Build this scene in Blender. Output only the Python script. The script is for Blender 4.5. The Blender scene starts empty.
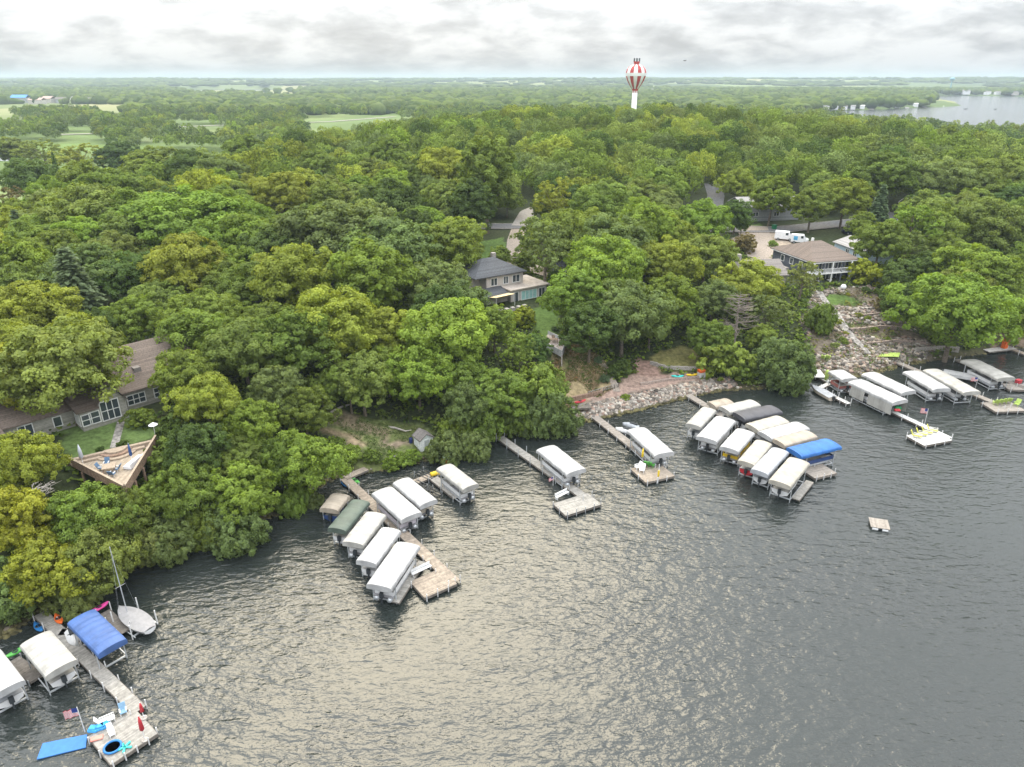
import bpy, math, random
import numpy as np
from mathutils import Vector, Matrix
R = math.radians
random.seed(7); np.random.seed(7)
sc = bpy.context.scene
C = sc.collection
# ---------------------------------------------------------------- camera
F, PW, PH = 711.0, 1024, 767
HC = 54.0
PIT = math.atan((383.5-78)/F)
cam = bpy.data.objects.new('camera', bpy.data.cameras.new('camera')); C.objects.link(cam)
cam.location = (0, 0, HC); cam.rotation_euler = (math.pi/2-PIT, 0, 0)
cam.data.sensor_width = 36; cam.data.lens = 36*F/PW
cam.data.clip_start = 0.5; cam.data.clip_end = 80000
sc.camera = cam
# ---------------------------------------------------------------- light
SUN_EL, SUN_AZ = R(43), R(-10)      # ahead of the camera, a little to the left, behind thin cloud
w = bpy.data.worlds.new('World'); sc.world = w; w.use_nodes = True
nt = w.node_tree; nt.nodes.clear()
def N(nt, t, **kw):
    n = nt.nodes.new(t)
    for k, v in kw.items():
        if k.startswith('i_'): n.inputs[int(k[2:]) if k[2:].isdigit() else k[2:].replace('_', ' ')].default_value = v
        else: setattr(n, k, v)
    return n
def math_(nt, op, a, b=None, clamp=False):
    n = nt.nodes.new('ShaderNodeMath'); n.operation = op; n.use_clamp = clamp
    for i, v in enumerate((a, b)):
        if v is None: continue
        if isinstance(v, (int, float)): n.inputs[i].default_value = v
        else: nt.links.new(v, n.inputs[i])
    return n.outputs[0]
def ramp(nt, fac, stops):
    n = nt.nodes.new('ShaderNodeValToRGB'); e = n.color_ramp.elements
    while len(e) > 1: e.remove(e[-1])
    for i, (p, c) in enumerate(stops):
        el = e[0] if i == 0 else e.new(p)
        el.position = p; el.color = (*c, 1) if not isinstance(c, float) else (c, c, c, 1)
    if fac is not None: nt.links.new(fac, n.inputs[0])
    return n.outputs[0]
def mixc(nt, fac, a, b, mode='MIX'):
    n = nt.nodes.new('ShaderNodeMix'); n.data_type = 'RGBA'; n.blend_type = mode
    for s, v in ((0, fac), (6, a), (7, b)):
        if isinstance(v, (int, float)): n.inputs[s].default_value = v
        elif isinstance(v, tuple): n.inputs[s].default_value = (*v, 1)
        else: nt.links.new(v, n.inputs[s])
    return n.outputs[2]
sky = N(nt, 'ShaderNodeTexSky'); sky.sky_type = 'NISHITA'; sky.sun_disc = False
sky.sun_elevation = SUN_EL; sky.sun_rotation = SUN_AZ; sky.air_density = 1.0; sky.dust_density = 2.0
tc = N(nt, 'ShaderNodeTexCoord'); sep = N(nt, 'ShaderNodeSeparateXYZ'); nt.links.new(tc.outputs['Generated'], sep.inputs[0])
zc = math_(nt, 'ADD', math_(nt, 'MAXIMUM', sep.outputs[2], 0.0), 0.30)
px_ = math_(nt, 'DIVIDE', sep.outputs[0], zc); py_ = math_(nt, 'DIVIDE', sep.outputs[1], zc)
cmb = N(nt, 'ShaderNodeCombineXYZ'); nt.links.new(px_, cmb.inputs[0]); nt.links.new(py_, cmb.inputs[1])
n1 = N(nt, 'ShaderNodeTexNoise', i_Scale=4.6, i_Detail=9.0, i_Roughness=0.58, i_Distortion=0.15); nt.links.new(cmb.outputs[0], n1.inputs[0])
n2 = N(nt, 'ShaderNodeTexNoise', i_Scale=1.1, i_Detail=3.0, i_Roughness=0.5); nt.links.new(cmb.outputs[0], n2.inputs[0])
dens = math_(nt, 'ADD', math_(nt, 'MULTIPLY', n1.outputs[0], 0.62), math_(nt, 'MULTIPLY', n2.outputs[0], 0.38))
ccol = ramp(nt, dens, [(0.38, (1.9, 1.98, 2.08)), (0.46, (2.42, 2.51, 2.6)), (0.51, (2.95, 3.03, 3.1)), (0.58, (3.5, 3.57, 3.62))])
# a cloud layer is brighter overhead and round the veiled sun
sd = (math.cos(SUN_EL)*math.sin(SUN_AZ), math.cos(SUN_EL)*math.cos(SUN_AZ), math.sin(SUN_EL))
dot = N(nt, 'ShaderNodeVectorMath', operation='DOT_PRODUCT'); nt.links.new(tc.outputs['Generated'], dot.inputs[0]); dot.inputs[1].default_value = sd
glow = math_(nt, 'MULTIPLY', math_(nt, 'POWER', math_(nt, 'MAXIMUM', dot.outputs['Value'], 0.0), 7.0), 0.8)
zen = math_(nt, 'ADD', math_(nt, 'MULTIPLY', math_(nt, 'MAXIMUM', sep.outputs[2], 0.0), 4.1), 0.65)
bright = zen
vm = N(nt, 'ShaderNodeVectorMath', operation='SCALE'); nt.links.new(ccol, vm.inputs[0]); nt.links.new(bright, vm.inputs['Scale'])
gw_ = N(nt, 'ShaderNodeVectorMath', operation='SCALE'); gw_.inputs[0].default_value = (3.6, 2.9, 1.9); nt.links.new(math_(nt, 'MULTIPLY', glow, .3), gw_.inputs['Scale'])
va = N(nt, 'ShaderNodeVectorMath', operation='ADD'); nt.links.new(vm.outputs[0], va.inputs[0]); nt.links.new(gw_.outputs[0], va.inputs[1])
skc = mixc(nt, 0.96, sky.outputs[0], va.outputs[0])
bg = N(nt, 'ShaderNodeBackground'); bg.inputs[1].default_value = 0.1; nt.links.new(skc, bg.inputs[0])
out = N(nt, 'ShaderNodeOutputWorld'); nt.links.new(bg.outputs[0], out.inputs[0])
sl = bpy.data.lights.new('sun', 'SUN'); sl.energy = 0.85; sl.angle = R(38); sl.color = (1, .85, .58)
so = bpy.data.objects.new('sun', sl); C.objects.link(so)
so.rotation_euler = Vector(sd).to_track_quat('Z', 'Y').to_euler()
sc.view_settings.view_transform = 'Standard'; sc.view_settings.look = 'None'; sc.view_settings.gamma = 1
sc.view_settings.exposure = 1.7; sc.view_settings.use_curve_mapping = False
sc.cycles.max_bounces = 6; sc.cycles.diffuse_bounces = 3; sc.cycles.glossy_bounces = 3
sc.cycles.transmission_bounces = 3; sc.cycles.volume_bounces = 1; sc.cycles.transparent_max_bounces = 4
sc.cycles.use_denoising = True

# ---------------------------------------------------------------- helpers
def at(px, py, z=0.0):
    u = (px-512)/F; v = (383.5-py)/F
    dy = math.cos(PIT)+v*math.sin(PIT); dz = -math.sin(PIT)+v*math.cos(PIT)
    t = (z-HC)/dz
    return Vector((u*t, dy*t, z))
def proj(x, y, z):
    dz = z-HC
    d = y*math.cos(PIT)-dz*math.sin(PIT)
    return 512+F*x/d, 383.5-F*(y*math.sin(PIT)+dz*math.cos(PIT))/d, d
SHP = [(0,640),(45,610),(140,566),(250,528),(300,500),(330,480),(364,474),(422,461),(470,452),(499,437),(570,424),(595,420),(633,412),(671,402),(721,391),(765,388),(814,374),(863,376),(899,365),(955,358),(1024,348)]
SH = [(-420,-260),(-150,-60),(-75,30)]+[tuple(at(*p))[:2] for p in SHP]+[(150,160),(215,205),(300,330),(380,420)]
SHA = np.array(SH)
def sdist(x, y):
    """signed distance inland from the near shoreline"""
    x = np.asarray(x, float); y = np.asarray(y, float)
    best = np.full(x.shape, 1e9)
    for a, b in zip(SHA[:-1], SHA[1:]):
        ab = b-a; t = np.clip(((x-a[0])*ab[0]+(y-a[1])*ab[1])/(ab@ab), 0, 1)
        best = np.minimum(best, np.hypot(x-a[0]-t*ab[0], y-a[1]-t*ab[1]))
    ys = np.interp(x, SHA[:, 0], SHA[:, 1])
    return np.where(y > ys, best, -best)
DK = np.array([0, 1.5, 6, 15, 30, 60.])
RX = np.array([-60, -35, -18, -5, 12, 25, 40, 60, 90, 120.])
RZ = np.array([[0,.8,4,9,9.5,10],[0,.8,4,8.5,9.5,10],[0,.8,1.6,4,8,10],[0,.8,2.5,6,9,10.5],[0,.8,2.2,7.4,9,10.5],
               [0,.8,1.7,3,7.5,10],[0,.8,1.8,4,8,10],[0,1,2.2,5,8.8,10.5],[0,1,2.2,5,9,10.5],[0,.8,1.5,3,6,10]])
AZ = np.array([-.75,-.6,-.4,-.2,.05,.3,.5,.66,.9])
RE = np.array([265,290,335,430,500,500,480,440,330.])
HP = np.array([9,10,12,17,22,22,19,14,9.])
def vnoise(x, y, s, seed=0):
    """smooth value noise"""
    x = np.asarray(x, float)/s+seed*17.3; y = np.asarray(y, float)/s-seed*9.1
    xi = np.floor(x); yi = np.floor(y); fx = x-xi; fy = y-yi
    fx = fx*fx*(3-2*fx); fy = fy*fy*(3-2*fy)
    h = lambda a, b: np.modf(np.abs(np.sin(a*127.1+b*311.7)*43758.5453))[0]
    return (h(xi,yi)*(1-fx)+h(xi+1,yi)*fx)*(1-fy)+(h(xi,yi+1)*(1-fx)+h(xi+1,yi+1)*fx)*fy
def inpoly(x, y, poly):
    x = np.asarray(x, float); y = np.asarray(y, float); r = np.zeros(x.shape, bool)
    n = len(poly)
    for i in range(n):
        x1, y1 = poly[i][:2]; x2, y2 = poly[(i+1) % n][:2]
        c = ((y1 > y) != (y2 > y)) & (x < (x2-x1)*(y-y1)/((y2-y1) if y2 != y1 else 1e-9)+x1)
        r ^= c
    return r
LAKE = [at(*p) for p in [(770,118),(820,110.6),(856,110.2),(906,108),(948,106.6),(958,104.6),(952,103),(940,101),(932,98),(930,95.8),(970,95.6),(1024,96.4),(1200,96.5),(1250,140),(1100,146),(1024,134),(900,126)]]
PONDS = [[at(*p) for p in [(175,89.6),(240,89.1),(345,89.4),(330,91.3),(260,92.4),(190,92)]], [at(*p) for p in [(-60,92.0),(30,91.6),(80,92.2),(20,93.2)]]]
def edge_range(x, y):
    az = x/np.maximum(y, 1); return np.interp(az, AZ, RE)
def sst(a, b, x):
    t = np.clip((x-a)/(b-a), 0, 1); return t*t*(3-2*t)
def ground(x, y):
    x = np.asarray(x, float); y = np.asarray(y, float)
    d = sdist(x, y)
    tab = np.zeros(x.shape)
    prof = [np.interp(d, DK, RZ[i]) for i in range(len(RX))]
    xi = np.clip(np.interp(x, RX, np.arange(len(RX))), 0, len(RX)-1.001)
    i0 = np.floor(xi).astype(int); f = xi-i0
    P = np.array(prof)
    idx = np.indices(x.shape)
    near = P[(i0, *idx)]*(1-f)+P[(i0+1, *idx)]*f if x.ndim else P[i0]*(1-f)+P[i0+1]*f
    r = np.hypot(x, y); az = x/np.maximum(y, 1)
    re = np.interp(az, AZ, RE); hp = np.interp(az, AZ, HP)
    up = near+(hp-10.3)*sst(0, 1, np.clip((r-170)/(re*.88-170), 0, 1))
    dn = sst(0, 1, (r-re*.93)/170)
    base = up*(1-dn)+4.0*dn
    base = base+(vnoise(x, y, 90, 3)-.5)*2.0*sst(60, 140, d)*(1-dn)
    far = 46*sst(2900, 6200, y)*(0.30+.50*vnoise(x, y*.7, 1500, 5)+.28*vnoise(x, y, 520, 6))+6*sst(1500, 3000, y)*vnoise(x, y, 700, 8)
    base = base+far
    base = np.where(d < 0, np.maximum(-3.0, d*.45), base)
    lk = inpoly(x, y, LAKE)
    for p in PONDS: lk |= inpoly(x, y, p)
    base = np.where(lk, -3.0, base)
    return base
def g(x, y): return float(ground(np.array([x]), np.array([y]))[0])
def ong(px, py, h=0.0):
    """the point on the ground (h above it) that the pixel shows"""
    u = (px-512)/F; v = (383.5-py)/F
    dv = np.array([u, math.cos(PIT)+v*math.sin(PIT), -math.sin(PIT)+v*math.cos(PIT)])
    t = np.geomspace(45, 9000, 900)
    P = dv[None]*t[:, None]; zz = HC+P[:, 2]-ground(P[:, 0], P[:, 1])-h
    k = np.argmax(zz < 0)
    if zz[k] >= 0: k = len(t)-1
    k = max(k, 1)
    f = zz[k-1]/(zz[k-1]-zz[k]+1e-9); tt = t[k-1]+(t[k]-t[k-1])*f
    x, y = dv[0]*tt, dv[1]*tt
    return Vector((x, y, g(x, y)))

def mat(name, col=(.5,.5,.5), rough=.7, var=.12, scale=2.0, bump=0.0, col2=None, metal=0.0, spec=.4, coord='Object', wave=None, stretch=None, amp=.35):
    m = bpy.data.materials.new(name); m.use_nodes = True; nt = m.node_tree
    b = nt.nodes['Principled BSDF']; b.inputs['Roughness'].default_value = rough; b.inputs['Metallic'].default_value = metal
    b.inputs['Specular IOR Level'].default_value = spec
    tc = N(nt, 'ShaderNodeTexCoord'); vec = tc.outputs[coord]
    if stretch:
        mp = N(nt, 'ShaderNodeMapping'); mp.inputs['Scale'].default_value = stretch; nt.links.new(vec, mp.inputs[0]); vec = mp.outputs[0]
    no = N(nt, 'ShaderNodeTexNoise', i_Scale=scale, i_Detail=5.0, i_Roughness=.6); nt.links.new(vec, no.inputs[0])
    c2 = col2 or tuple(c*(1-var*2.2) for c in col)
    cc = ramp(nt, no.outputs[0], [(.32, tuple(c2)), (.62, tuple(min(1, c*(1+var*.5)) for c in col))])
    h = no.outputs[0]
    if wave:    # plank / tile joints: (axis, spacing, darkness)
        ax, spc, dk = wave
        s = N(nt, 'ShaderNodeSeparateXYZ'); nt.links.new(tc.outputs[coord], s.inputs[0])
        q = math_(nt, 'MULTIPLY', s.outputs[ax], 1/spc)
        fr = math_(nt, 'FRACT', q)
        gap = math_(nt, 'LESS_THAN', fr, 0.14)
        wn = N(nt, 'ShaderNodeTexWhiteNoise'); wn.noise_dimensions = '1D'; nt.links.new(math_(nt, 'FLOOR', q), wn.inputs['W'])
        tone = math_(nt, 'ADD', math_(nt, 'MULTIPLY', wn.outputs[0], amp), 1-amp/2)
        v = N(nt, 'ShaderNodeVectorMath', operation='SCALE'); nt.links.new(cc, v.inputs[0]); nt.links.new(tone, v.inputs['Scale'])
        cc = mixc(nt, math_(nt, 'MULTIPLY', gap, dk), v.outputs[0], tuple(c*.25 for c in col))
    nt.links.new(cc, b.inputs['Base Color'])
    if bump:
        bp = N(nt, 'ShaderNodeBump', i_Strength=bump, i_Distance=.1); nt.links.new(h, bp.inputs['Height']); nt.links.new(bp.outputs[0], b.inputs['Normal'])
    return m

class MB:
    def __init__(s): s.v = []; s.f = []
    def add(s, vs, fs):
        o = len(s.v); s.v += [tuple(v) for v in vs]; s.f += [tuple(i+o for i in f) for f in fs]; return s
    def box(s, x0, x1, y0, y1, z0, z1, rz=0, o=(0,0,0)):
        c, n = math.cos(rz), math.sin(rz)
        vs = [(x, y, z) for z in (z0, z1) for y in (y0, y1) for x in (x0, x1)]
        vs = [(o[0]+x*c-y*n, o[1]+x*n+y*c, o[2]+z) for x, y, z in vs]
        return s.add(vs, [(0,2,3,1),(4,5,7,6),(0,1,5,4),(2,6,7,3),(0,4,6,2),(1,3,7,5)])
    def beam(s, a, b, w=.1, h=None):
        a, b = Vector(a), Vector(b); d = (b-a); L = d.length
        if L < 1e-6: return s
        d.normalize(); up = Vector((0,0,1)) if abs(d.z) < .95 else Vector((0,1,0))
        r = d.cross(up).normalized(); u = r.cross(d); h = h or w
        vs = [p+r*sx*w/2+u*sz*h/2 for p in (a, b) for sx, sz in ((-1,-1),(1,-1),(1,1),(-1,1))]
        return s.add(vs, [(0,1,2,3),(7,6,5,4),(0,4,5,1),(1,5,6,2),(2,6,7,3),(3,7,4,0)])
    def tube(s, pts, rad, n=6):
        pts = [Vector(p) for p in pts]; rad = rad if isinstance(rad, (list, tuple)) else [rad]*len(pts)
        o = len(s.v)
        for i, p in enumerate(pts):
            d = (pts[min(i+1, len(pts)-1)]-pts[max(i-1, 0)]).normalized()
            up = Vector((0,0,1)) if abs(d.z) < .9 else Vector((1,0,0))
            r = d.cross(up).normalized(); u = r.cross(d)
            for k in range(n):
                a = 2*math.pi*k/n; s.v.append(tuple(p+(r*math.cos(a)+u*math.sin(a))*rad[i]))
        for i in range(len(pts)-1):
            for k in range(n):
                s.f.append((o+i*n+k, o+i*n+(k+1) % n, o+(i+1)*n+(k+1) % n, o+(i+1)*n+k))
        s.f.append(tuple(o+k for k in range(n))[::-1]); s.f.append(tuple(o+(len(pts)-1)*n+k for k in range(n)))
        return s
    def lathe(s, prof, n=16, o=(0,0,0)):
        b = len(s.v)
        for r, z in prof:
            for k in range(n):
                a = 2*math.pi*k/n; s.v.append((o[0]+r*math.cos(a), o[1]+r*math.sin(a), o[2]+z))
        for i in range(len(prof)-1):
            for k in range(n): s.f.append((b+i*n+k, b+i*n+(k+1) % n, b+(i+1)*n+(k+1) % n, b+(i+1)*n+k))
        s.f.append(tuple(b+k for k in range(n))[::-1]); s.f.append(tuple(b+(len(prof)-1)*n+k for k in range(n)))
        return s
    def grid(s, P):
        """P: rows of points"""
        o = len(s.v); n = len(P[0])
        for row in P: s.v += [tuple(p) for p in row]
        for i in range(len(P)-1):
            for j in range(n-1): s.f.append((o+i*n+j, o+i*n+j+1, o+(i+1)*n+j+1, o+(i+1)*n+j))
        return s
    def build(s, name, m, parent=None, loc=None, rz=0, smooth=False, bevel=0, **tags):
        me = bpy.data.meshes.new(name); me.from_pydata(s.v, [], s.f); me.update()
        if smooth: me.polygons.foreach_set('use_smooth', [True]*len(me.polygons))
        for q in (m if isinstance(m, (list, tuple)) else [m]): me.materials.append(q)
        o = bpy.data.objects.new(name, me); C.objects.link(o)
        if parent: o.parent = parent
        if loc is not None: o.location = loc
        o.rotation_euler.z = rz
        if bevel:
            b = o.modifiers.new('bevel', 'BEVEL'); b.width = bevel; b.segments = 1; b.limit_method = 'ANGLE'
        return tag(o, **tags)
def tag(o, label=None, cat=None, group=None, kind=None):
    if label: o['label'] = label
    if cat: o['category'] = cat
    if group: o['group'] = group
    if kind: o['kind'] = kind
    return o
def thing(name, label, cat, loc=(0,0,0), rz=0, group=None):
    o = bpy.data.objects.new(name, None); C.objects.link(o); o.empty_display_size = .5
    o.location = loc; o.rotation_euler.z = rz
    return tag(o, label, cat, group)
KIDS = {}
def dup(o, loc, rz, label=None, group=None, scale=None):
    def cp(a, par):
        c = a.copy(); C.objects.link(c); c.parent = par
        for ch in a.children: cp(ch, c)
        return c
    r = cp(o, None); r.location = loc; r.rotation_euler = (0, 0, rz)
    if label: r['label'] = label
    if group: r['group'] = group
    if scale: r.scale = scale
    return r
def npmesh(name, V, Fc, mats, mi=None, attr=None, smooth=False):
    """fast mesh: V (n,3), Fc (m,k)"""
    me = bpy.data.meshes.new(name); nv, nf, k = len(V), len(Fc), Fc.shape[1]
    me.vertices.add(nv); me.vertices.foreach_set('co', np.ascontiguousarray(V, dtype=np.float32).ravel())
    me.loops.add(nf*k); me.loops.foreach_set('vertex_index', Fc.astype(np.int32).ravel())
    me.polygons.add(nf); me.polygons.foreach_set('loop_start', np.arange(0, nf*k, k, dtype=np.int32))
    try: me.polygons.foreach_set('loop_total', np.full(nf, k, dtype=np.int32))
    except Exception: pass
    for m in mats: me.materials.append(m)
    if mi is not None: me.polygons.foreach_set('material_index', mi.astype(np.int32))
    me.update(calc_edges=True)
    if smooth: me.polygons.foreach_set('use_smooth', np.ones(nf, bool))
    if attr is not None:    # (name, (nv,3 or 4))
        for an, A in attr.items():
            at_ = me.color_attributes.new(an, 'FLOAT_COLOR', 'POINT')
            B = np.ones((nv, 4), np.float32); B[:, :A.shape[1]] = A; at_.data.foreach_set('color', B.ravel())
    return me
# ================================================================ SETTING
def pixpoly(pts): return [tuple(ong(*p)) for p in pts]
gx = np.concatenate([-110-np.cumsum(1.0*1.05**np.arange(148))[::-1], np.arange(-110, 141, 1.0), 140+np.cumsum(1.0*1.05**np.arange(148))])
gy = np.concatenate([[-3000, -800, -300, -120, -50, 0], np.arange(25, 200, 1.0), 199+np.cumsum(1.0*1.027**np.arange(224))])
GX, GY = np.meshgrid(gx, gy); GZ = ground(GX, GY)
GD = sdist(GX, GY)
tint = np.zeros((*GX.shape, 3)); tint[:] = (.040, .050, .022)
nz = vnoise(GX, GY, 9, 1)*.6+vnoise(GX, GY, 3, 2)*.4
def zone(pts, col, amp=.35, world=False):
    poly = pts if world else pixpoly(pts)
    m = inpoly(GX+(vnoise(GX, GY, 2.5, 4)-.5)*1.6, GY+(vnoise(GX, GY, 2.5, 5)-.5)*1.6, poly)
    tint[m] = np.array(col)*(1+amp*(nz[m]-.5)[:, None]*2)
    return poly
GRASS = (.085, .135, .035); DIRT = (.24, .18, .125); ROCKC = (.17, .145, .12)
outer = np.hypot(GX, GY) > edge_range(GX, GY)-5; tint[outer] = (.10, .145, .045); tint[outer & (vnoise(GX, GY, 130, 7) > .6)] = (.15, .19, .07)
tint[(GD < 1.2)] = (.07, .065, .035)
# narrow margin of brush at the foot of the bank
CLEAR = []      # ground polygons kept free of trees
CLEAR.append(zone([(58,430),(84,424),(130,411),(150,422),(160,437),(110,452),(66,462)], (.105,.155,.05)))
CLEAR.append(zone([(326,406),(350,414),(400,421),(445,434),(436,458),(380,473),(360,468),(345,452),(322,428)], (.105,.125,.045)))
zone([(322,410),(345,414),(372,424),(392,431),(388,437),(352,430),(322,418)], (.19,.155,.10))
zone([(378,437),(412,440),(414,446),(382,444)], (.21,.165,.12))
zone([(322,424),(345,434),(364,446),(366,462),(361,462),(358,450),(340,440),(322,430)], (.24,.185,.12))
CLEAR.append(zone([(556,352),(575,343),(604,360),(613,388),(600,398),(562,404),(545,400),(550,372)], (.22,.175,.10), .6))
zone([(560,352),(575,345),(604,362),(607,372),(575,366),(560,372)], (.14,.15,.055), .5)
zone([(548,404),(600,395),(603,400),(550,410)], (.22,.15,.10))
CLEAR.append(zone([(585,400),(624,380),(645,372),(702,377),(715,384),(640,396),(600,406)], (.27,.195,.16), .2))
CLEAR.append(zone([(632,356),(652,360),(664,374),(640,376)], (.24,.16,.13), .15))
CLEAR.append(zone([(648,362),(662,352),(680,345),(700,350),(718,367),(690,372),(660,369)], (.15,.14,.055)))
CLEAR.append(zone([(566,426),(595,420),(633,412),(671,402),(721,391),(738,385),(727,377),(700,381),(640,393),(590,404)], ROCKC))
ROCKZONES = [CLEAR[-1]]
CLEAR.append(zone([(812,384),(863,377),(925,364),(935,348),(900,318),(892,296),(870,286),(832,288),(812,296),(800,322),(812,350)], (.15,.125,.095)))
ROCKZONES.append(CLEAR[-1])
zone([(822,298),(838,293),(866,302),(858,307),(826,304)], GRASS)
zone([(846,322),(880,318),(884,321),(850,326)], (.10,.13,.04)); zone([(842,338),(890,332),(892,335),(846,342)], (.12,.13,.05))
zone([(800,300),(813,297),(820,306),(800,312)], GRASS)
CLEAR.append(zone([(532,309),(552,303),(562,330),(552,342),(538,335)], GRASS))
CLEAR.append(zone([(472,243),(505,238),(512,262),(506,275),(478,275)], GRASS))
CLEAR.append(zone([(560,238),(585,238),(586,252),(578,264),(556,262)], (.15,.15,.05)))
CLEAR.append(zone([(740,226),(762,223),(762,227),(744,232)], GRASS))
CLEAR.append([tuple(ong(*p)) for p in [(985,352),(1040,345),(1040,325),(990,335)]]); zone([(985,352),(1040,345),(1040,325),(990,335)], (.2,.15,.11))
CLEAR.append(zone([(730,240),(745,232),(780,232),(800,240),(775,250),(772,262),(752,262),(745,250)], (.26,.215,.17), .15))
CLEAR.append([tuple(ong(*p)) for p in [(775,238),(865,238),(872,285),(780,285)]])
CLEAR.append([tuple(ong(*p)) for p in [(735,262),(790,258),(790,285),(740,280)]])
CLEAR.append(zone([(855,231),(880,228),(892,236),(860,238)], (.14,.12,.07)))
# bright open fields on the far side of the wood, seen at the upper left
FLD = [[(-80,141),(0,142),(60,143),(100,145),(150,147),(150,149.5),(105,152),(0,153),(-80,153)], [(60,133),(98,131),(98,137),(62,139)], [(140,138),(168,137),(172,141),(142,142)],
       [(-60,107),(12,108),(14,115),(-60,116)], [(95,105),(125,106),(126,109),(98,110)], [(300,121),(395,115),(402,118),(310,127)], [(170,125),(220,125),(240,129),(175,129)]]
for k, p in enumerate(FLD):
    q = [tuple(ong(a, b)) for a, b in p]; CLEAR.append(q)
    m = inpoly(GX, GY, q); tint[m] = np.array([(.12,.18,.05),(.11,.16,.05),(.13,.16,.07),(.13,.19,.07),(.11,.16,.05),(.12,.17,.06),(.12,.16,.06)][k])
CLEAR.append([tuple(ong(*p)) for p in [(0,402),(62,412),(84,430),(150,420),(170,398),(150,352),(110,352),(60,385),(0,385)]])
CLEAR.append([tuple(ong(*p)) for p in [(466,300),(470,275),(530,275),(542,292),(540,310),(500,316)]])
FLDW = [[tuple(ong(a, b)) for a, b in p] for p in FLD]
far = sst(900, 1800, np.hypot(GX, GY))
V = np.stack([GX, GY, GZ], -1).reshape(-1, 3); ny, nx = GX.shape
idx = np.arange(ny*nx).reshape(ny, nx)
Fc = np.stack([idx[:-1, :-1], idx[:-1, 1:], idx[1:, 1:], idx[1:, :-1]], -1).reshape(-1, 4)
mg = bpy.data.materials.new('ground'); mg.use_nodes = True; nt = mg.node_tree; b = nt.nodes['Principled BSDF']; b.inputs['Roughness'].default_value = .95; b.inputs['Specular IOR Level'].default_value = .1
at1 = N(nt, 'ShaderNodeAttribute', attribute_name='tint'); at2 = N(nt, 'ShaderNodeAttribute', attribute_name='far')
tc = N(nt, 'ShaderNodeTexCoord')
nn = N(nt, 'ShaderNodeTexNoise', i_Scale=1.3, i_Detail=8.0, i_Roughness=.7); nt.links.new(tc.outputs['Object'], nn.inputs[0])
var = ramp(nt, nn.outputs[0], [(.3, .45), (.7, 1.5)])
nearc = mixc(nt, 1.0, at1.outputs[0], var, 'MULTIPLY')
mp = N(nt, 'ShaderNodeMapping'); mp.inputs['Scale'].default_value = (.0022, .0011, 0); mp.inputs['Rotation'].default_value = (0, 0, .12); nt.links.new(tc.outputs['Object'], mp.inputs[0])
vo = N(nt, 'ShaderNodeTexVoronoi', distance='CHEBYCHEV', i_Scale=1.0, i_Randomness=.7); nt.links.new(mp.outputs[0], vo.inputs[0])
s3 = N(nt, 'ShaderNodeSeparateColor'); nt.links.new(vo.outputs['Color'], s3.inputs[0])
fc = ramp(nt, s3.outputs[0], [(0, (.05,.075,.03)), (.3, (.09,.13,.045)), (.5, (.17,.2,.08)), (.66, (.27,.25,.13)), (.8, (.12,.19,.055)), (1, (.22,.24,.11))])
fin = mixc(nt, at2.outputs['Fac'], nearc, fc)
nt.links.new(fin, b.inputs['Base Color'])
farA = np.repeat(far.reshape(-1, 1), 3, 1)
go = bpy.data.objects.new('ground', npmesh('ground', V, Fc, [mg], attr={'tint': tint.reshape(-1, 3), 'far': farA}, smooth=True)); C.objects.link(go); tag(go, kind='structure')

# water
mw = bpy.data.materials.new('lake_water'); mw.use_nodes = True; nt = mw.node_tree; b = nt.nodes['Principled BSDF']
b.inputs['IOR'].default_value = 1.52; b.inputs['Specular IOR Level'].default_value = .5
tc = N(nt, 'ShaderNodeTexCoord')
def wn(scale, rot, st, det=3.0, dist=.4):
    mp = N(nt, 'ShaderNodeMapping'); mp.inputs['Rotation'].default_value = (0, 0, R(rot)); mp.inputs['Scale'].default_value = st
    nt.links.new(tc.outputs['Object'], mp.inputs[0])
    n = N(nt, 'ShaderNodeTexNoise', i_Scale=scale, i_Detail=det, i_Roughness=.55, i_Distortion=dist); nt.links.new(mp.outputs[0], n.inputs[0]); return n.outputs[0]
a1 = wn(.62, -50, (.55, 1.2, 1), 2.0, .2); a2 = wn(1.6, -72, (.6, 1.2, 1), 3.0, .3); a3 = wn(3.6, -80, (.7, 1.2, 1), 2.0, .2); a4 = wn(.03, 0, (1, 1.6, 1), 4.0, 1.0)
hh = math_(nt, 'ADD', math_(nt, 'ADD', math_(nt, 'MULTIPLY', a1, .75), math_(nt, 'MULTIPLY', a2, .36)), math_(nt, 'MULTIPLY', a3, .10))
strn = ramp(nt, a4, [(.33, .45), (.62, .8)])
bp = N(nt, 'ShaderNodeBump', i_Distance=.62); nt.links.new(hh, bp.inputs['Height']); nt.links.new(math_(nt, 'MULTIPLY', strn, .9), bp.inputs['Strength']); nt.links.new(bp.outputs[0], b.inputs['Normal'])
b.inputs['Roughness'].default_value = .12
cc = ramp(nt, a4, [(.3, (.016,.021,.019)), (.7, (.022,.026,.025))])
nt.links.new(cc, b.inputs['Base Color'])
MB().grid([[(-30000,-3000,0),(30000,-3000,0)],[(-30000,16000,0),(30000,16000,0)]]).build('lake_water', mw, kind='structure')

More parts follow.
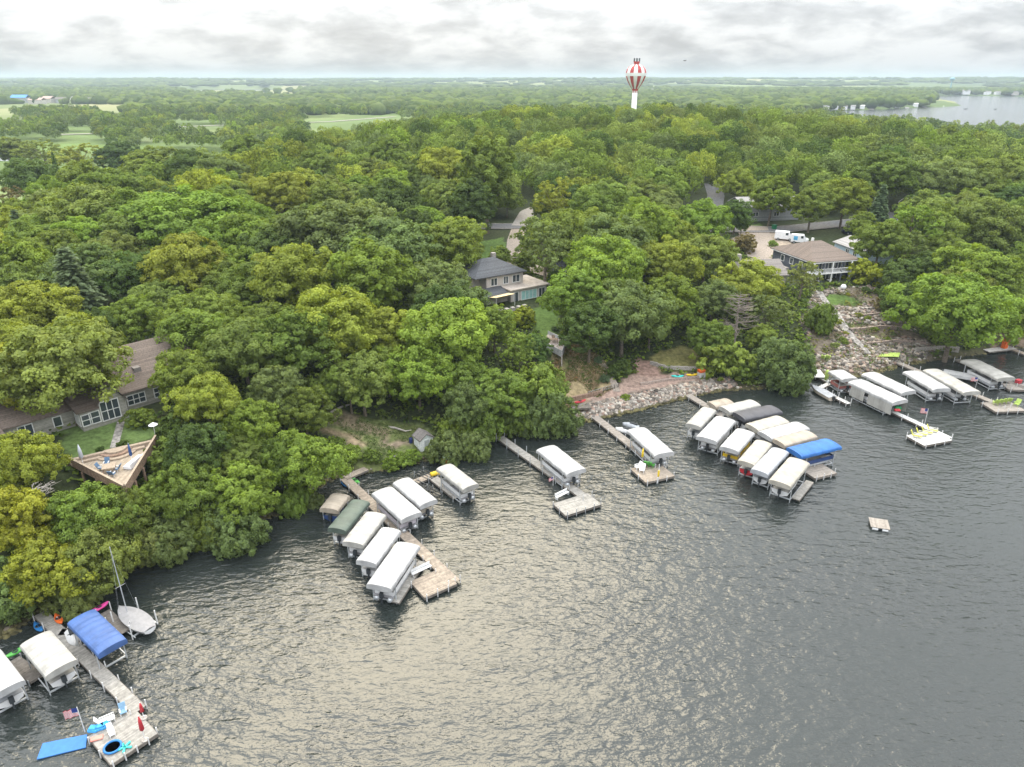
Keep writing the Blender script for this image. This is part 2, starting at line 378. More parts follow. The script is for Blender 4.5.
# draped strips (roads, drives, paths)
asph = mat('asphalt', (.13,.13,.135), .9, .2, 1.5); conc = mat('concrete', (.30,.275,.245), .9, .15, 2); grav = mat('gravel_drive', (.29,.245,.205), .95, .2, 3)
stone = mat('stone_path', (.30,.28,.26), .9, .35, 1.6, bump=.5)
def strip(name, pts, wd, m, dz=.05, kerb=False, mark=None):
    P = [Vector((p[0], p[1], 0)) for p in pts]; D = []
    for a, c in zip(P[:-1], P[1:]):
        n = max(1, int((c-a).length/1.0))
        D += [a.lerp(c, i/n) for i in range(n)]
    D.append(P[-1])
    for _ in range(3): D = [D[0]]+[(D[i-1]+D[i]*2+D[i+1])/4 for i in range(1, len(D)-1)]+[D[-1]]
    rows = []
    for i, p in enumerate(D):
        t = (D[min(i+1, len(D)-1)]-D[max(i-1, 0)]).normalized(); n = Vector((-t.y, t.x, 0))
        rows.append([p+n*(wd*(j/6-.5)) for j in range(7)])
    A = np.array([[tuple(q) for q in r] for r in rows]); A[..., 2] = ground(A[..., 0], A[..., 1])+dz
    # keep above the coarse terrain sheet
    A[..., 2] = np.maximum(A[..., 2], np.mean(A[..., 2], 1, keepdims=True))
    mb = MB().grid([[tuple(q) for q in r] for r in A])
    mb.build(name, m, kind='structure', smooth=True)
    if kerb:
        kb = MB()
        for j in (0, 6):
            kb.tube([tuple(A[i, j]+[0, 0, .03]) for i in range(len(A))], .12, 4)
        kb.build('kerb', conc, kind='structure')
    return A
rd = [ong(380,226), ong(450,226), ong(500,227), ong(535,226), ong(600,228), ong(640,229), ong(720,230), ong(780,230), ong(812,227), ong(860,222), ong(900,214)]
strip('road', rd, 7.5, asph, .08, kerb=True)
strip('side_street', [ong(520,226), ong(528,212), ong(548,204), ong(556,196)], 5.5, conc, .12)
strip('driveway', [ong(519,228), ong(515,240), ong(514,256), ong(540,272), ong(556,276)], 4.5, grav, .10)
strip('driveway', [ong(512,262), ong(500,276), ong(520,283)], 7, grav, .13)
strip('driveway', [ong(752,226), ong(756,240), ong(762,252), ong(768,262)], 9, grav, .12)
strip('side_street', [ong(712,224), ong(713,210), ong(716,196), ong(712,184)], 6, asph, .14)
strip('path', [ong(123,414), ong(119,430), ong(114,448)], 1.0, stone, .06)
strip('path', [ong(818,290), ong(825,302), ong(836,312), ong(846,330), ong(858,343), ong(868,354)], 1.5, stone, .12)
strip('path', [ong(600,361), ong(613,380), ong(617,392)], 1.3, grav, .08)
# far light strips (road by the fields)
for p in ([(170,127.5),(240,125),(330,122),(395,117)], [(60,135),(100,134)]):
    strip('road', [ong(a, b) for a, b in p], 9, conc, .6)

# haze
def haze(dn=1.35e-4):
    m = bpy.data.materials.new('haze'); m.use_nodes = True; nt = m.node_tree; nt.nodes.clear()
    v = N(nt, 'ShaderNodeVolumePrincipled'); v.inputs['Density'].default_value = dn; v.inputs['Color'].default_value = (.50,.59,.69,1); v.inputs['Anisotropy'].default_value = .1
    o = N(nt, 'ShaderNodeOutputMaterial'); nt.links.new(v.outputs[0], o.inputs['Volume'])
    MB().box(-32000, 32000, -3500, 17500, -4, 110).build('haze', m, kind='stuff', label='thin pale haze over the wood and far fields')
haze()

# rocks
def ico(sub=1):
    t = (1+5**.5)/2
    v = [(-1,t,0),(1,t,0),(-1,-t,0),(1,-t,0),(0,-1,t),(0,1,t),(0,-1,-t),(0,1,-t),(t,0,-1),(t,0,1),(-t,0,-1),(-t,0,1)]
    f = [(0,11,5),(0,5,1),(0,1,7),(0,7,10),(0,10,11),(1,5,9),(5,11,4),(11,10,2),(10,7,6),(7,1,8),(3,9,4),(3,4,2),(3,2,6),(3,6,8),(3,8,9),(4,9,5),(2,4,11),(6,2,10),(8,6,7),(9,8,1)]
    v = [Vector(p).normalized() for p in v]
    for _ in range(sub):
        c = {}; nf = []
        def mid(a, b):
            k = (min(a, b), max(a, b))
            if k not in c: c[k] = len(v); v.append(((v[a]+v[b])/2).normalized())
            return c[k]
        for a, b_, d in f:
            ab, bd, da = mid(a, b_), mid(b_, d), mid(d, a); nf += [(a,ab,da),(b_,bd,ab),(d,da,bd),(ab,bd,da)]
        f = nf
    return np.array([tuple(p) for p in v]), np.array(f)
I0 = ico(0); I1 = ico(1); I2 = ico(2)
def attr_mat(name, rough=.8, var=.25, scale=2.5, translucent=0, spec=.3):
    m = bpy.data.materials.new(name); m.use_nodes = True; nt = m.node_tree; b = nt.nodes['Principled BSDF']; b.inputs['Roughness'].default_value = rough; b.inputs['Specular IOR Level'].default_value = spec
    a = N(nt, 'ShaderNodeAttribute', attribute_name='tint'); tc = N(nt, 'ShaderNodeTexCoord')
    n = N(nt, 'ShaderNodeTexNoise', i_Scale=scale, i_Detail=4.0); nt.links.new(tc.outputs['Object'], n.inputs[0])
    c = mixc(nt, 1.0, a.outputs[0], ramp(nt, n.outputs[0], [(.3, 1-var), (.7, 1+var)]), 'MULTIPLY'); nt.links.new(c, b.inputs['Base Color'])
    if translucent:
        t = N(nt, 'ShaderNodeBsdfTranslucent'); nt.links.new(c, t.inputs[0]); mx = N(nt, 'ShaderNodeMixShader'); mx.inputs[0].default_value = translucent
        nt.links.new(b.outputs[0], mx.inputs[1]); nt.links.new(t.outputs[0], mx.inputs[2]); nt.links.new(mx.outputs[0], nt.nodes['Material Output'].inputs[0])
    return m
def scatter(name, proto, P, S, cols, m, rot=True, jit=0, smooth=False, **tags):
    """merge many copies of a small shape. P (n,3), S (n,3) scales, cols (n,3)"""
    v, f = proto; n = len(P); rng = np.random.default_rng(len(P))
    W = np.repeat(v[None], n, 0)*S[:, None]
    if jit: W *= 1+jit*(rng.random((n, len(v), 1))-.5)
    if rot:
        a = rng.random(n)*6.283; c, s = np.cos(a)[:, None], np.sin(a)[:, None]
        W = np.stack([W[..., 0]*c-W[..., 1]*s, W[..., 0]*s+W[..., 1]*c, W[..., 2]], -1)
    W += P[:, None]
    FF = (f[None]+np.arange(n)[:, None, None]*len(v)).reshape(-1, f.shape[1])
    me = npmesh(name, W.reshape(-1, 3), FF, [m], attr={'tint': np.repeat(cols, len(v), 0)}, smooth=smooth)
    o = bpy.data.objects.new(name, me); C.objects.link(o); return tag(o, **tags)
def rnd_in(poly, n, rng):
    A = np.array([p[:2] for p in poly]); lo, hi = A.min(0), A.max(0); out = []
    while len(out) < n:
        q = rng.random((n*2, 2))*(hi-lo)+lo; out += list(q[inpoly(q[:, 0], q[:, 1], poly)])
    return np.array(out[:n])
rockm = attr_mat('rock', .85, .3, 3.0)
rng = np.random.default_rng(3)
Q = rnd_in(ROCKZONES[0], 3600, rng); Q2 = rnd_in(ROCKZONES[1], 6000, rng)
lawn = pixpoly([(822,297),(838,292),(868,302),(858,308),(826,305)]); pth = np.array([tuple(ong(*p))[:2] for p in [(818,290),(825,302),(836,312),(846,330),(858,343),(868,354)]])
def dseg(q, L):
    b = np.full(len(q), 1e9)
    for a, c in zip(L[:-1], L[1:]):
        ab = c-a; t = np.clip(((q-a)@ab)/(ab@ab), 0, 1); b = np.minimum(b, np.hypot(*(q-a-t[:, None]*ab).T))
    return b
Q2 = Q2[~inpoly(Q2[:, 0], Q2[:, 1], lawn) & (dseg(Q2, pth) > .9)]
k2 = vnoise(Q2[:, 0], Q2[:, 1], 4, 6) > .42; Q2 = Q2[k2 | (sdist(Q2[:, 0], Q2[:, 1]) < 6)]
# and a thin line of stones along the rest of the waterline
tt = rng.random(900)*(len(SHP)-1); ii = np.floor(tt).astype(int); S0 = np.array(SH[3:3+len(SHP)])
Q3 = S0[ii]*(1-(tt-ii))[:, None]+S0[np.minimum(ii+1, len(SHP)-1)]*(tt-ii)[:, None]+rng.normal(0, .35, (900, 2))
def rocks(name, Q, smin, smax, label):
    n = len(Q); s = smin+(smax-smin)*rng.random(n)**2.2
    S = np.stack([s*(.8+.6*rng.random(n)), s, s*(.55+.3*rng.random(n))], 1)
    z = ground(Q[:, 0], Q[:, 1])+s*.2
    pal = np.array([(.36,.32,.28),(.26,.225,.19),(.42,.35,.28),(.34,.24,.19),(.16,.14,.12),(.48,.44,.38)])
    c = pal[rng.integers(0, 6, n)]*(.35+.55*rng.random((n, 1)))
    wet = sdist(Q[:, 0], Q[:, 1]) < .35
    c[wet] = np.array((.13,.115,.05))*(.3+.8*rng.random((wet.sum(), 1)))
    scatter(name, I1, np.column_stack([Q, z]), S, c, rockm, jit=.35, kind='stuff', label=label)
rocks('shore_rocks', Q, .16, .48, 'heap of grey and tan boulders on the shore below the small beach')
rocks('terrace_rocks', Q2, .15, .52, 'tan and grey boulders covering the terraced slope below the brown roofed house')
rocks('waterline_stones', Q3, .12, .4, 'thin line of mossy stones along the waterline')

def tufts(name, poly_px, n, cols, hmin, hmax, label, avoid=None):
    rng = np.random.default_rng(n); q = rnd_in(pixpoly(poly_px), n, rng)
    if avoid is not None: q = q[dseg(q, avoid) > .8]
    k = vnoise(q[:, 0], q[:, 1], 2.2, 12) > .38; q = q[k]; n = len(q); z = ground(q[:, 0], q[:, 1]); h = hmin+(hmax-hmin)*rng.random(n)**1.5
    P = np.repeat(np.column_stack([q, z+h*.45]), 8, 0)+rng.normal(0, 1, (n*8, 3))*np.repeat(h, 8)[:, None]*np.array([.45,.45,.28])
    N_ = rng.normal(0, .6, (n*8, 3))+np.array([0, 0, 1.0]); N_ /= np.linalg.norm(N_, axis=1, keepdims=True); a = np.cross(N_, rng.normal(0, 1, (n*8, 3))); a /= np.linalg.norm(a, axis=1, keepdims=True)+1e-9; b_ = np.cross(N_, a); s_ = np.repeat(h, 8)[:, None]*.55
    Q_ = np.stack([P+a*s_*.6, P+b_*s_*.4, P-a*s_*.6, P-b_*s_*.4], 1).reshape(-1, 3)
    ci = (vnoise(q[:, 0], q[:, 1], 3.0, 14)*.6+rng.random(n)*.4)*len(cols); c = np.array(cols)[np.clip(ci.astype(int), 0, len(cols)-1)]*(.75+.5*rng.random((n, 1)))
    me = npmesh(name, Q_, np.arange(n*32).reshape(-1, 4), [attr_mat(name, .9, .1, 1.0, translucent=.2, spec=.1)], attr={'tint': np.repeat(c, 32, 0)})
    o = bpy.data.objects.new(name, me); C.objects.link(o); tag(o, label, kind='stuff')
tufts('flower_slope_plants', [(556,354),(575,345),(604,360),(613,388),(600,397),(562,403),(547,400),(550,374)], 2600, [(.10,.14,.04),(.26,.15,.06),(.16,.15,.05),(.30,.22,.13),(.09,.13,.035),(.28,.20,.12)], .18, .55, 'orange and green wildflowers growing on the slope above the timber wall')
tufts('terrace_plants', [(812,384),(863,377),(925,364),(935,348),(900,318),(892,296),(870,286),(832,288),(812,296),(800,322),(812,350)], 1500, [(.10,.15,.035),(.20,.21,.04),(.14,.12,.07),(.09,.13,.04),(.22,.18,.10),(.12,.17,.03)], .25, .85, 'low green and yellow plants growing among the terrace boulders', pth)
tufts('clearing_grass', [(326,408),(350,416),(400,423),(444,436),(436,456),(382,470),(360,464),(345,450),(322,428)], 2500, [(.09,.14,.035),(.12,.15,.05),(.16,.15,.07)], .08, .3, 'patchy grass in the dirt clearing', np.array([tuple(ong(*p))[:2] for p in [(322,424),(345,436),(364,450),(364,462)]]))
# ================================================================ TREES
def leafmat(name, translucent=.34):
    m = bpy.data.materials.new(name); m.use_nodes = True; nt = m.node_tree; nt.nodes.clear()
    oi = N(nt, 'ShaderNodeObjectInfo'); a = N(nt, 'ShaderNodeAttribute', attribute_name='var')
    s = N(nt, 'ShaderNodeSeparateColor'); nt.links.new(a.outputs[0], s.inputs[0])
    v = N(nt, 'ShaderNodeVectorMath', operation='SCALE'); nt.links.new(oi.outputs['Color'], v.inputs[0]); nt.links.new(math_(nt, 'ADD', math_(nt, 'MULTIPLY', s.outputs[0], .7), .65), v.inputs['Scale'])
    c = mixc(nt, math_(nt, 'MULTIPLY', s.outputs[1], .45), v.outputs[0], mixc(nt, 1.0, v.outputs[0], (1.35, 1.2, .7), 'MULTIPLY'))
    d = N(nt, 'ShaderNodeBsdfDiffuse'); t = N(nt, 'ShaderNodeBsdfTranslucent'); gl = N(nt, 'ShaderNodeBsdfGlossy', i_Roughness=.55)
    gl.inputs[0].default_value = (.9, .95, 1, 1)
    nt.links.new(c, d.inputs[0]); nt.links.new(mixc(nt, 1.0, c, (1.25, 1.2, .5), 'MULTIPLY'), t.inputs[0])
    m1 = N(nt, 'ShaderNodeMixShader'); m1.inputs[0].default_value = translucent; nt.links.new(d.outputs[0], m1.inputs[1]); nt.links.new(t.outputs[0], m1.inputs[2])
    m2 = N(nt, 'ShaderNodeMixShader'); m2.inputs[0].default_value = .015; nt.links.new(m1.outputs[0], m2.inputs[1]); nt.links.new(gl.outputs[0], m2.inputs[2])
    o = N(nt, 'ShaderNodeOutputMaterial'); nt.links.new(m2.outputs[0], o.inputs[0]); return m
LEAF = leafmat('leaf')
BARK = mat('bark', (.16,.13,.10), .95, .3, 4); DEADW = mat('dead_wood', (.42,.38,.34), .9, .2, 4)
def unit(v): return v/np.maximum(np.linalg.norm(v, axis=-1, keepdims=True), 1e-9)
def leaves(rng, P, Nn, size, elong=1.5, jit=.55):
    """irregular four-sided leaf sprays at P facing Nn"""
    n = len(P); Nn = unit(Nn+rng.normal(0, jit, (n, 3)))
    a = unit(np.cross(Nn, rng.normal(0, 1, (n, 3)))); b_ = np.cross(Nn, a)
    s = (size*(.6+.8*rng.random((n, 1))))
    q = np.stack([P+a*s*elong*.5, P+b_*s*.5+Nn*s*.12, P-a*s*elong*.5, P-b_*s*.5+Nn*s*.12], 1)
    return q
def crown_mesh(name, seed, kind, nl=30, ns=10, nk=46, leaf=.36):
    rng = np.random.default_rng(seed); Q = []; VA = []; ends = []
    def lobe(c, r, nsub, nleaf, up=.25, sub=.36, lv=None, hang=0):
        lv = lv if lv is not None else rng.random()
        D = unit(rng.normal(0, 1, (nsub, 3))+np.array([0, 0, up])); sc_ = c+D*r*np.array([1, 1, .8])
        for k in range(nsub):
            rr = r*sub*(.7+.7*rng.random()); dd = unit(rng.normal(0, 1, (nleaf, 3))+D[k]*.7+np.array([0, 0, .25]))
            p = sc_[k]+dd*rr*(.55+.55*rng.random((nleaf, 1)))*np.array([1, 1, .75+hang])
            Q.append(leaves(rng, p, dd*.9+D[k]*.5+np.array([0, 0, .3]), leaf, 1.5+hang*1.2))
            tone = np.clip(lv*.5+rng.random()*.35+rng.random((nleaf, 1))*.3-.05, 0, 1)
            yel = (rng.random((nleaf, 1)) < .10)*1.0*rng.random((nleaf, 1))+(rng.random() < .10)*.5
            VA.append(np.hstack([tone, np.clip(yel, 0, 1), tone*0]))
    if kind in ('oak', 'round', 'tall', 'airy', 'shrub', 'willow'):
        prm = {'oak': (6.2, 4.3, 7.6, 2.1), 'round': (5.4, 5.0, 8.0, 1.9), 'tall': (4.4, 7.0, 9.6, 1.7), 'airy': (5.2, 5.4, 8.2, 1.5), 'shrub': (5.0, 3.6, 2.9, 1.7), 'willow': (5.4, 5.4, 4.4, 1.7)}[kind]
        ax, bz, cz, lr = prm
        ph = rng.random(3)*6.28
        for i in range(nl):
            # golden spiral over the sphere from the top down past the equator
            lo_ = -.55 if kind not in ('shrub', 'willow') else -.8
            t = (i+.5)/nl; z = 1-(1-lo_)*t; a = i*2.39996+rng.normal(0, .25); z = np.clip(z+rng.normal(0, .09), lo_, 1)
            rad = math.sqrt(max(0, 1-z*z))
            wob = 1+.20*math.sin(2*a+ph[0])+.13*math.sin(3*a+ph[1])+rng.normal(0, .08)
            r = lr*(.75+.55*rng.random())
            k = .80 if kind != 'airy' else .86
            c = np.array([ax*rad*math.cos(a)*wob*k, ax*rad*math.sin(a)*wob*k, cz+bz*z*(.84+.12*math.sin(a+ph[2]))*(1 if z > 0 else .9)])
            if kind == 'airy' and rng.random() < .18: continue
            lobe(c, r, ns, nk, .35, .36 if kind != 'airy' else .3, hang=.8 if kind == 'willow' else 0); ends.append(c)
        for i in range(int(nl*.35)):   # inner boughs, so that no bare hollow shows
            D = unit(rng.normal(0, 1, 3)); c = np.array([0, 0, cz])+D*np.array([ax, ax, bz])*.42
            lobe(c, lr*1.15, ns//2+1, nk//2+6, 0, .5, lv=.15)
    elif kind in ('spruce', 'fir'):
        H, Rr = 15.0, 3.2; lv = 26
        for i in range(lv):
            z = 1.0+(H-1.2)*(i/lv); rr = Rr*(1-(z/H))**.85+.12; nb = max(5, int(15*(rr/Rr))+3)
            for k in range(nb):
                a = 6.283*k/nb+i*.7+rng.normal(0, .12); L = rr*(.82+.3*rng.random()); m_ = int(26*L/Rr)+8
                t = rng.random((m_, 1))**.7; d = np.array([math.cos(a), math.sin(a), 0]); sd_ = np.array([-d[1], d[0], 0])
                p = np.array([0, 0, z])+d*L*t+sd_*(rng.random((m_, 1))-.5)*L*.34*(1.15-t)+np.array([0, 0, 1])*(-.32*L*t*t+.12*t*L+rng.normal(0, .07, (m_, 1)))
                Q.append(leaves(rng, p, np.tile([0, 0, 1.0], (m_, 1))+d*.35, leaf*.8, 1.9, .35))
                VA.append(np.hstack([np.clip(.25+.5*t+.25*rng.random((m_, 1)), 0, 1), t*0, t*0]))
    q = np.concatenate(Q); va = np.concatenate(VA)
    V = q.reshape(-1, 3); Fc = np.arange(len(V)).reshape(-1, 4)
    me = npmesh(name, V, Fc, [LEAF], attr={'var': np.repeat(va, 4, 0)})
    return me, ends
def trunk_mesh(name, ends, cz, seed, top, rad=.34, m=BARK):
    rng = random.Random(seed); mb = MB()
    mb.tube([(0,0,-1.0),(0.05,0,.6),(.1,.08,cz*.45),(0,.15,cz*.8),(0,0,top)], [rad*1.35, rad, rad*.8, rad*.55, rad*.15], 7)
    for e in (ends[::3] if ends else []):
        z0 = min(cz*.5+rng.random()*cz*.35, e[2]*.85); a = Vector((0, .05, z0)); b_ = Vector(e); md = a.lerp(b_, .5)+Vector((0, 0, -.3))
        mb.tube([a, md, b_], [rad*.42, rad*.26, rad*.08], 5)
    me = bpy.data.meshes.new(name); me.from_pydata(mb.v, [], mb.f); me.materials.append(m); return me
PROTO = {}
def mk(kind, n, **kw):
    PROTO[kind] = []
    for i in range(n):
        cm, ends = crown_mesh('crown', 100*len(PROTO)+i, kind, **kw)
        cz = {'oak': 7.6, 'round': 8.0, 'tall': 9.6, 'airy': 8.2, 'shrub': 2.9, 'willow': 4.4}.get(kind, 7)
        tm = trunk_mesh('trunk', ends, cz, i, {'oak': 10, 'round': 11, 'tall': 14, 'airy': 11.5, 'shrub': 3, 'willow': 7, 'spruce': 14.7}.get(kind, 10), .2 if kind in ('shrub', 'willow', 'spruce') else .34)
        PROTO[kind].append((cm, tm))
mk('oak', 5, nl=34, nk=92, leaf=.25); mk('round', 4, nl=34, nk=92, leaf=.25); mk('tall', 3, nl=34, nk=84, leaf=.25); mk('airy', 3, nl=30, ns=7, nk=34, leaf=.3)
mk('shrub', 2, nl=18, ns=8, nk=30, leaf=.5); mk('willow', 2, nl=36, ns=10, nk=60, leaf=.25); mk('spruce', 2, leaf=.5)
NOM = {'oak': (7.0, 12.9, 7.6), 'round': (6.3, 13.8, 8.0), 'tall': (5.2, 17.2, 9.6), 'airy': (6.0, 14, 8.2), 'shrub': (5.8, 7.0, 2.9), 'willow': (6.3, 10.5, 4.4), 'spruce': (3.3, 15, 6.0)}   # radius, height, crown centre
TONE = {'m': (0.149,0.208,0.031), 'd': (0.081,0.129,0.025), 'y': (0.220,0.264,0.033), 'b': (0.174,0.252,0.031), 'o': (0.168,0.217,0.042), 'g': (0.140,0.189,0.052), 'B': (0.106,0.148,0.071), 'Y': (0.254,0.282,0.025), 'k': (0.159,0.137,0.057), 'p': (0.202,0.246,0.067)}
TNAME = {'m': 'mid green', 'd': 'dark green', 'y': 'yellowish green', 'b': 'bright green', 'o': 'olive green', 'g': 'grey green', 'B': 'bluish grey', 'Y': 'golden green', 'k': 'brownish', 'p': 'pale green'}
KNAME = {'oak': 'broad tree', 'round': 'round tree', 'tall': 'tall tree', 'airy': 'loose airy tree', 'shrub': 'shrub', 'willow': 'bushy willow', 'spruce': 'spruce'}
ONAME = {'oak': 'broadleaf_tree', 'round': 'broadleaf_tree', 'tall': 'broadleaf_tree', 'airy': 'broadleaf_tree', 'shrub': 'shrub', 'willow': 'willow_tree', 'spruce': 'spruce_tree'}
TREES = []      # dicts: kind, tone, x, y, z, r, h, px, py, hand
def tree_at(px, py, wpx, kind, tone, hfac=None):
    r0, h0, c0 = NOM[kind]; r = 6.0; h = 12
    for _ in range(3):
        c = c0/h0*h; p = ong(px, py, c); d = proj(p.x, p.y, p.z+c)[2]
        r = wpx/2*d/F; h = h0*r/r0*(hfac or 1)
        if kind in ('oak', 'round', 'airy'): h = max(9, min(h, 19)) if r > 3 else h
    TREES.append(dict(kind=kind, tone=tone, x=p.x, y=p.y, z=p.z, r=r, h=h, px=px, py=py, hand=True, d=d))
O, RD, T, A, S, W, P_ = 'oak', 'round', 'tall', 'airy', 'shrub', 'willow', 'spruce'
HAND = [
 (15,520,62,RD,'Y'),(47,572,72,RD,'Y'),(6,592,64,W,'g'),(75,598,52,W,'p'),(98,562,74,O,'o'),(88,516,78,O,'m'),(118,520,54,RD,'m'),(150,545,44,W,'p'),(172,540,52,W,'g'),
 (205,528,48,W,'m'),(232,531,66,W,'g'),(243,494,66,RD,'b'),(188,493,60,O,'m'),(306,464,70,RD,'b'),(294,503,36,W,'m'),(313,503,22,W,'g'),(283,462,48,O,'m'),(249,426,54,RD,'b'),(206,403,60,O,'y'),
 (278,389,52,RD,'g'),(304,412,48,RD,'m'),(184,376,56,O,'m'),(202,338,74,O,'m'),(243,349,74,O,'o'),(292,343,70,RD,'m'),(332,343,56,RD,'y'),(349,383,44,RD,'m'),(321,388,32,RD,'m'),(183,426,46,S,'d'),
 (166,455,46,S,'m'),(197,452,54,RD,'d'),(140,506,44,RD,'m'),(165,478,42,S,'m'),(217,470,40,RD,'m'),(240,455,44,RD,'o'),
 (62,368,118,O,'o'),(22,462,58,O,'y'),(0,463,50,RD,'m'),(11,498,40,RD,'y'),(5,348,60,O,'y'),(73,339,60,O,'y'),(29,311,76,O,'y'),
 (76,298,64,P_,'B',.62),(111,275,46,RD,'b'),(149,275,42,RD,'b'),(182,266,42,RD,'m'),(158,301,52,O,'o'),(132,320,52,RD,'m'),(205,314,62,O,'m'),(100,330,40,RD,'d'),
 (187,225,112,O,'b'),(240,226,60,RD,'b'),(211,252,62,RD,'b'),(236,272,52,RD,'b'),(252,291,64,O,'m'),(283,275,62,O,'y'),(205,197,66,O,'Y'),(155,169,60,RD,'m'),(187,172,46,RD,'d'),(223,178,46,RD,'g'),
 (246,155,46,RD,'m'),(257,203,40,RD,'g'),(281,199,54,RD,'y'),(117,196,60,RD,'m'),(85,187,52,RD,'m'),(32,181,54,O,'d'),(59,181,15,P_,'d',1.4),(12,152,40,RD,'o'),(44,154,50,A,'o'),(79,160,50,A,'y'),(118,158,44,RD,'d'),
 (97,218,88,O,'o'),(131,222,66,RD,'m'),(53,219,62,A,'p'),(9,208,42,A,'k'),(6,234,34,RD,'y'),(23,245,34,P_,'B',.8),(29,265,60,O,'m'),(53,257,56,RD,'m'),(88,243,56,RD,'b'),(118,256,50,RD,'o'),
 (332,199,46,RD,'o'),(317,172,44,RD,'m'),(373,175,36,RD,'o'),(390,210,66,O,'d'),(332,239,102,O,'g'),(393,254,86,O,'g'),(449,251,66,RD,'m'),(411,231,46,RD,'d'),(358,190,32,RD,'b'),(405,184,40,RD,'m'),
 (446,172,62,O,'y'),(387,160,44,RD,'m'),(446,202,44,RD,'o'),(472,212,42,T,'d'),(487,188,58,T,'m'),(370,281,80,RD,'b'),(297,281,88,O,'y'),(434,286,66,O,'g'),(459,306,60,O,'g'),(335,322,90,O,'y'),(270,327,62,O,'m'),
 (387,333,56,RD,'y'),(450,335,92,O,'b'),(418,376,70,O,'b'),(362,380,62,RD,'o'),(388,368,44,RD,'m'),(494,326,38,RD,'m'),(519,351,40,A,'m'),(523,317,30,S,'Y'),(536,350,30,T,'d',.75),(537,397,64,W,'m'),
 (548,418,58,W,'g'),(496,397,58,RD,'m'),(467,405,46,RD,'g'),(452,430,30,W,'b'),(474,448,36,W,'g'),(446,450,38,W,'g'),(469,383,50,RD,'m'),(481,427,42,W,'m'),(512,418,40,W,'m'),
 (546,250,66,A,'g'),(555,200,46,A,'y'),(606,206,62,O,'o'),(592,230,44,RD,'y'),(612,246,78,O,'g'),(606,268,80,O,'b'),(575,297,60,RD,'b'),(624,314,84,O,'g'),(667,300,54,RD,'b'),(667,264,62,O,'y'),
 (500,257,24,RD,'m'),(557,279,20,RD,'d'),(590,328,58,RD,'d'),(621,368,22,S,'d'),(536,232,30,A,'m'),(524,262,24,RD,'m'),(545,208,26,RD,'o'),(651,320,50,RD,'m'),
 (703,225,56,O,'b'),(673,238,44,RD,'y'),(706,256,54,O,'o'),(750,285,60,O,'y'),(769,312,40,A,'g'),(803,277,32,A,'p',1.1),(821,320,30,W,'m',1.15),(785,368,62,W,'g'),(711,340,38,RD,'m'),
 (722,361,54,S,'m'),(741,368,34,S,'m'),(744,244,28,S,'k'),(773,244,11,S,'b'),(862,226,26,RD,'m'),(742,224,18,RD,'d'),(530,246,20,RD,'m'),(736,214,32,RD,'d'),(772,198,44,RD,'b'),(812,206,42,RD,'m'),(845,200,46,RD,'y'),(690,318,30,A,'m'),(762,338,30,RD,'m'),
 (878,216,30,P_,'B',.8),(884,178,60,RD,'m'),(912,182,38,RD,'d'),(944,144,34,RD,'m'),(940,182,58,O,'p'),(966,184,58,O,'o'),(984,228,70,O,'o'),(1006,178,50,O,'m'),(929,229,60,O,'m'),(880,244,48,RD,'m'),
 (907,247,36,A,'p'),(946,253,40,RD,'m'),(862,272,36,S,'Y'),(926,270,40,RD,'d'),(900,276,34,RD,'d'),(1013,240,50,O,'g'),(1017,273,40,RD,'m'),(957,314,100,O,'b'),(908,302,44,RD,'d'),(1012,306,44,RD,'m'),(893,237,30,RD,'y'),
 (870,178,26,RD,'b'),(990,268,40,RD,'d'),(1018,325,36,O,'m'),
 (866,290,10,S,'d'),(884,306,22,S,'k'),(868,318,8,S,'y'),(838,322,9,S,'Y'),(843,341,11,S,'m'),(875,329,7,S,'b'),(887,339,7,S,'b'),(835,345,9,S,'p'),(877,291,10,S,'m'),(858,315,8,S,'y'),(846,333,6,S,'Y'),(848,294,5,S,'Y'),
 (100,449,9,S,'d'),(122,444,12,S,'d'),(64,422,14,S,'m'),(141,418,30,S,'m'),(598,360,9,S,'B',1.3),(605,379,10,S,'B',1.3),(625,397,10,S,'b'),(612,372,16,S,'d'),(555,329,8,S,'B'),
 (395,462,26,S,'b'),(372,456,20,S,'m'),(350,453,26,S,'m'),(410,457,22,S,'b'),(336,446,22,S,'m'),(345,466,16,S,'m')]
for t in HAND: tree_at(*t)
# ---- the rest of the wood: fill the gaps between the trees placed above
LAKEV = [(818,110.5),(906,108),(948,106.5),(958,104.5),(952,103),(940,101),(931,96),(1024,97),(1090,97),(1090,130),(1040,127),(1000,121),(975,124),(940,119),(900,115.5),(860,113.5)]
PONDV = [(180,89.7),(300,89.6),(300,90.8),(185,91.0)]
VIEWS = FLD+[LAKEV]+[[(468,268),(525,262),(545,285),(545,312),(480,312)], [(532,308),(556,303),(562,340),(612,372),(612,398),(548,398),(548,345)], [(322,408),(350,414),(400,421),(440,436),(436,452),(325,430)], [(0,385),(60,385),(75,398),(100,378),(120,352),(148,350),(150,440),(70,462),(0,430)], [(508,221),(540,221),(540,232),(508,232)], [(514,232),(528,232),(526,262),(513,262)], [(528,202),(546,198),(546,212),(528,214)], [(562,222),(588,222),(586,260),(564,260)], [(478,245),(500,243),(500,262),(480,266)], [(705,180),(722,180),(722,222),(705,222)], [(738,205),(800,205),(860,230),(872,285),(812,300),(770,290),(735,262),(735,225)]]
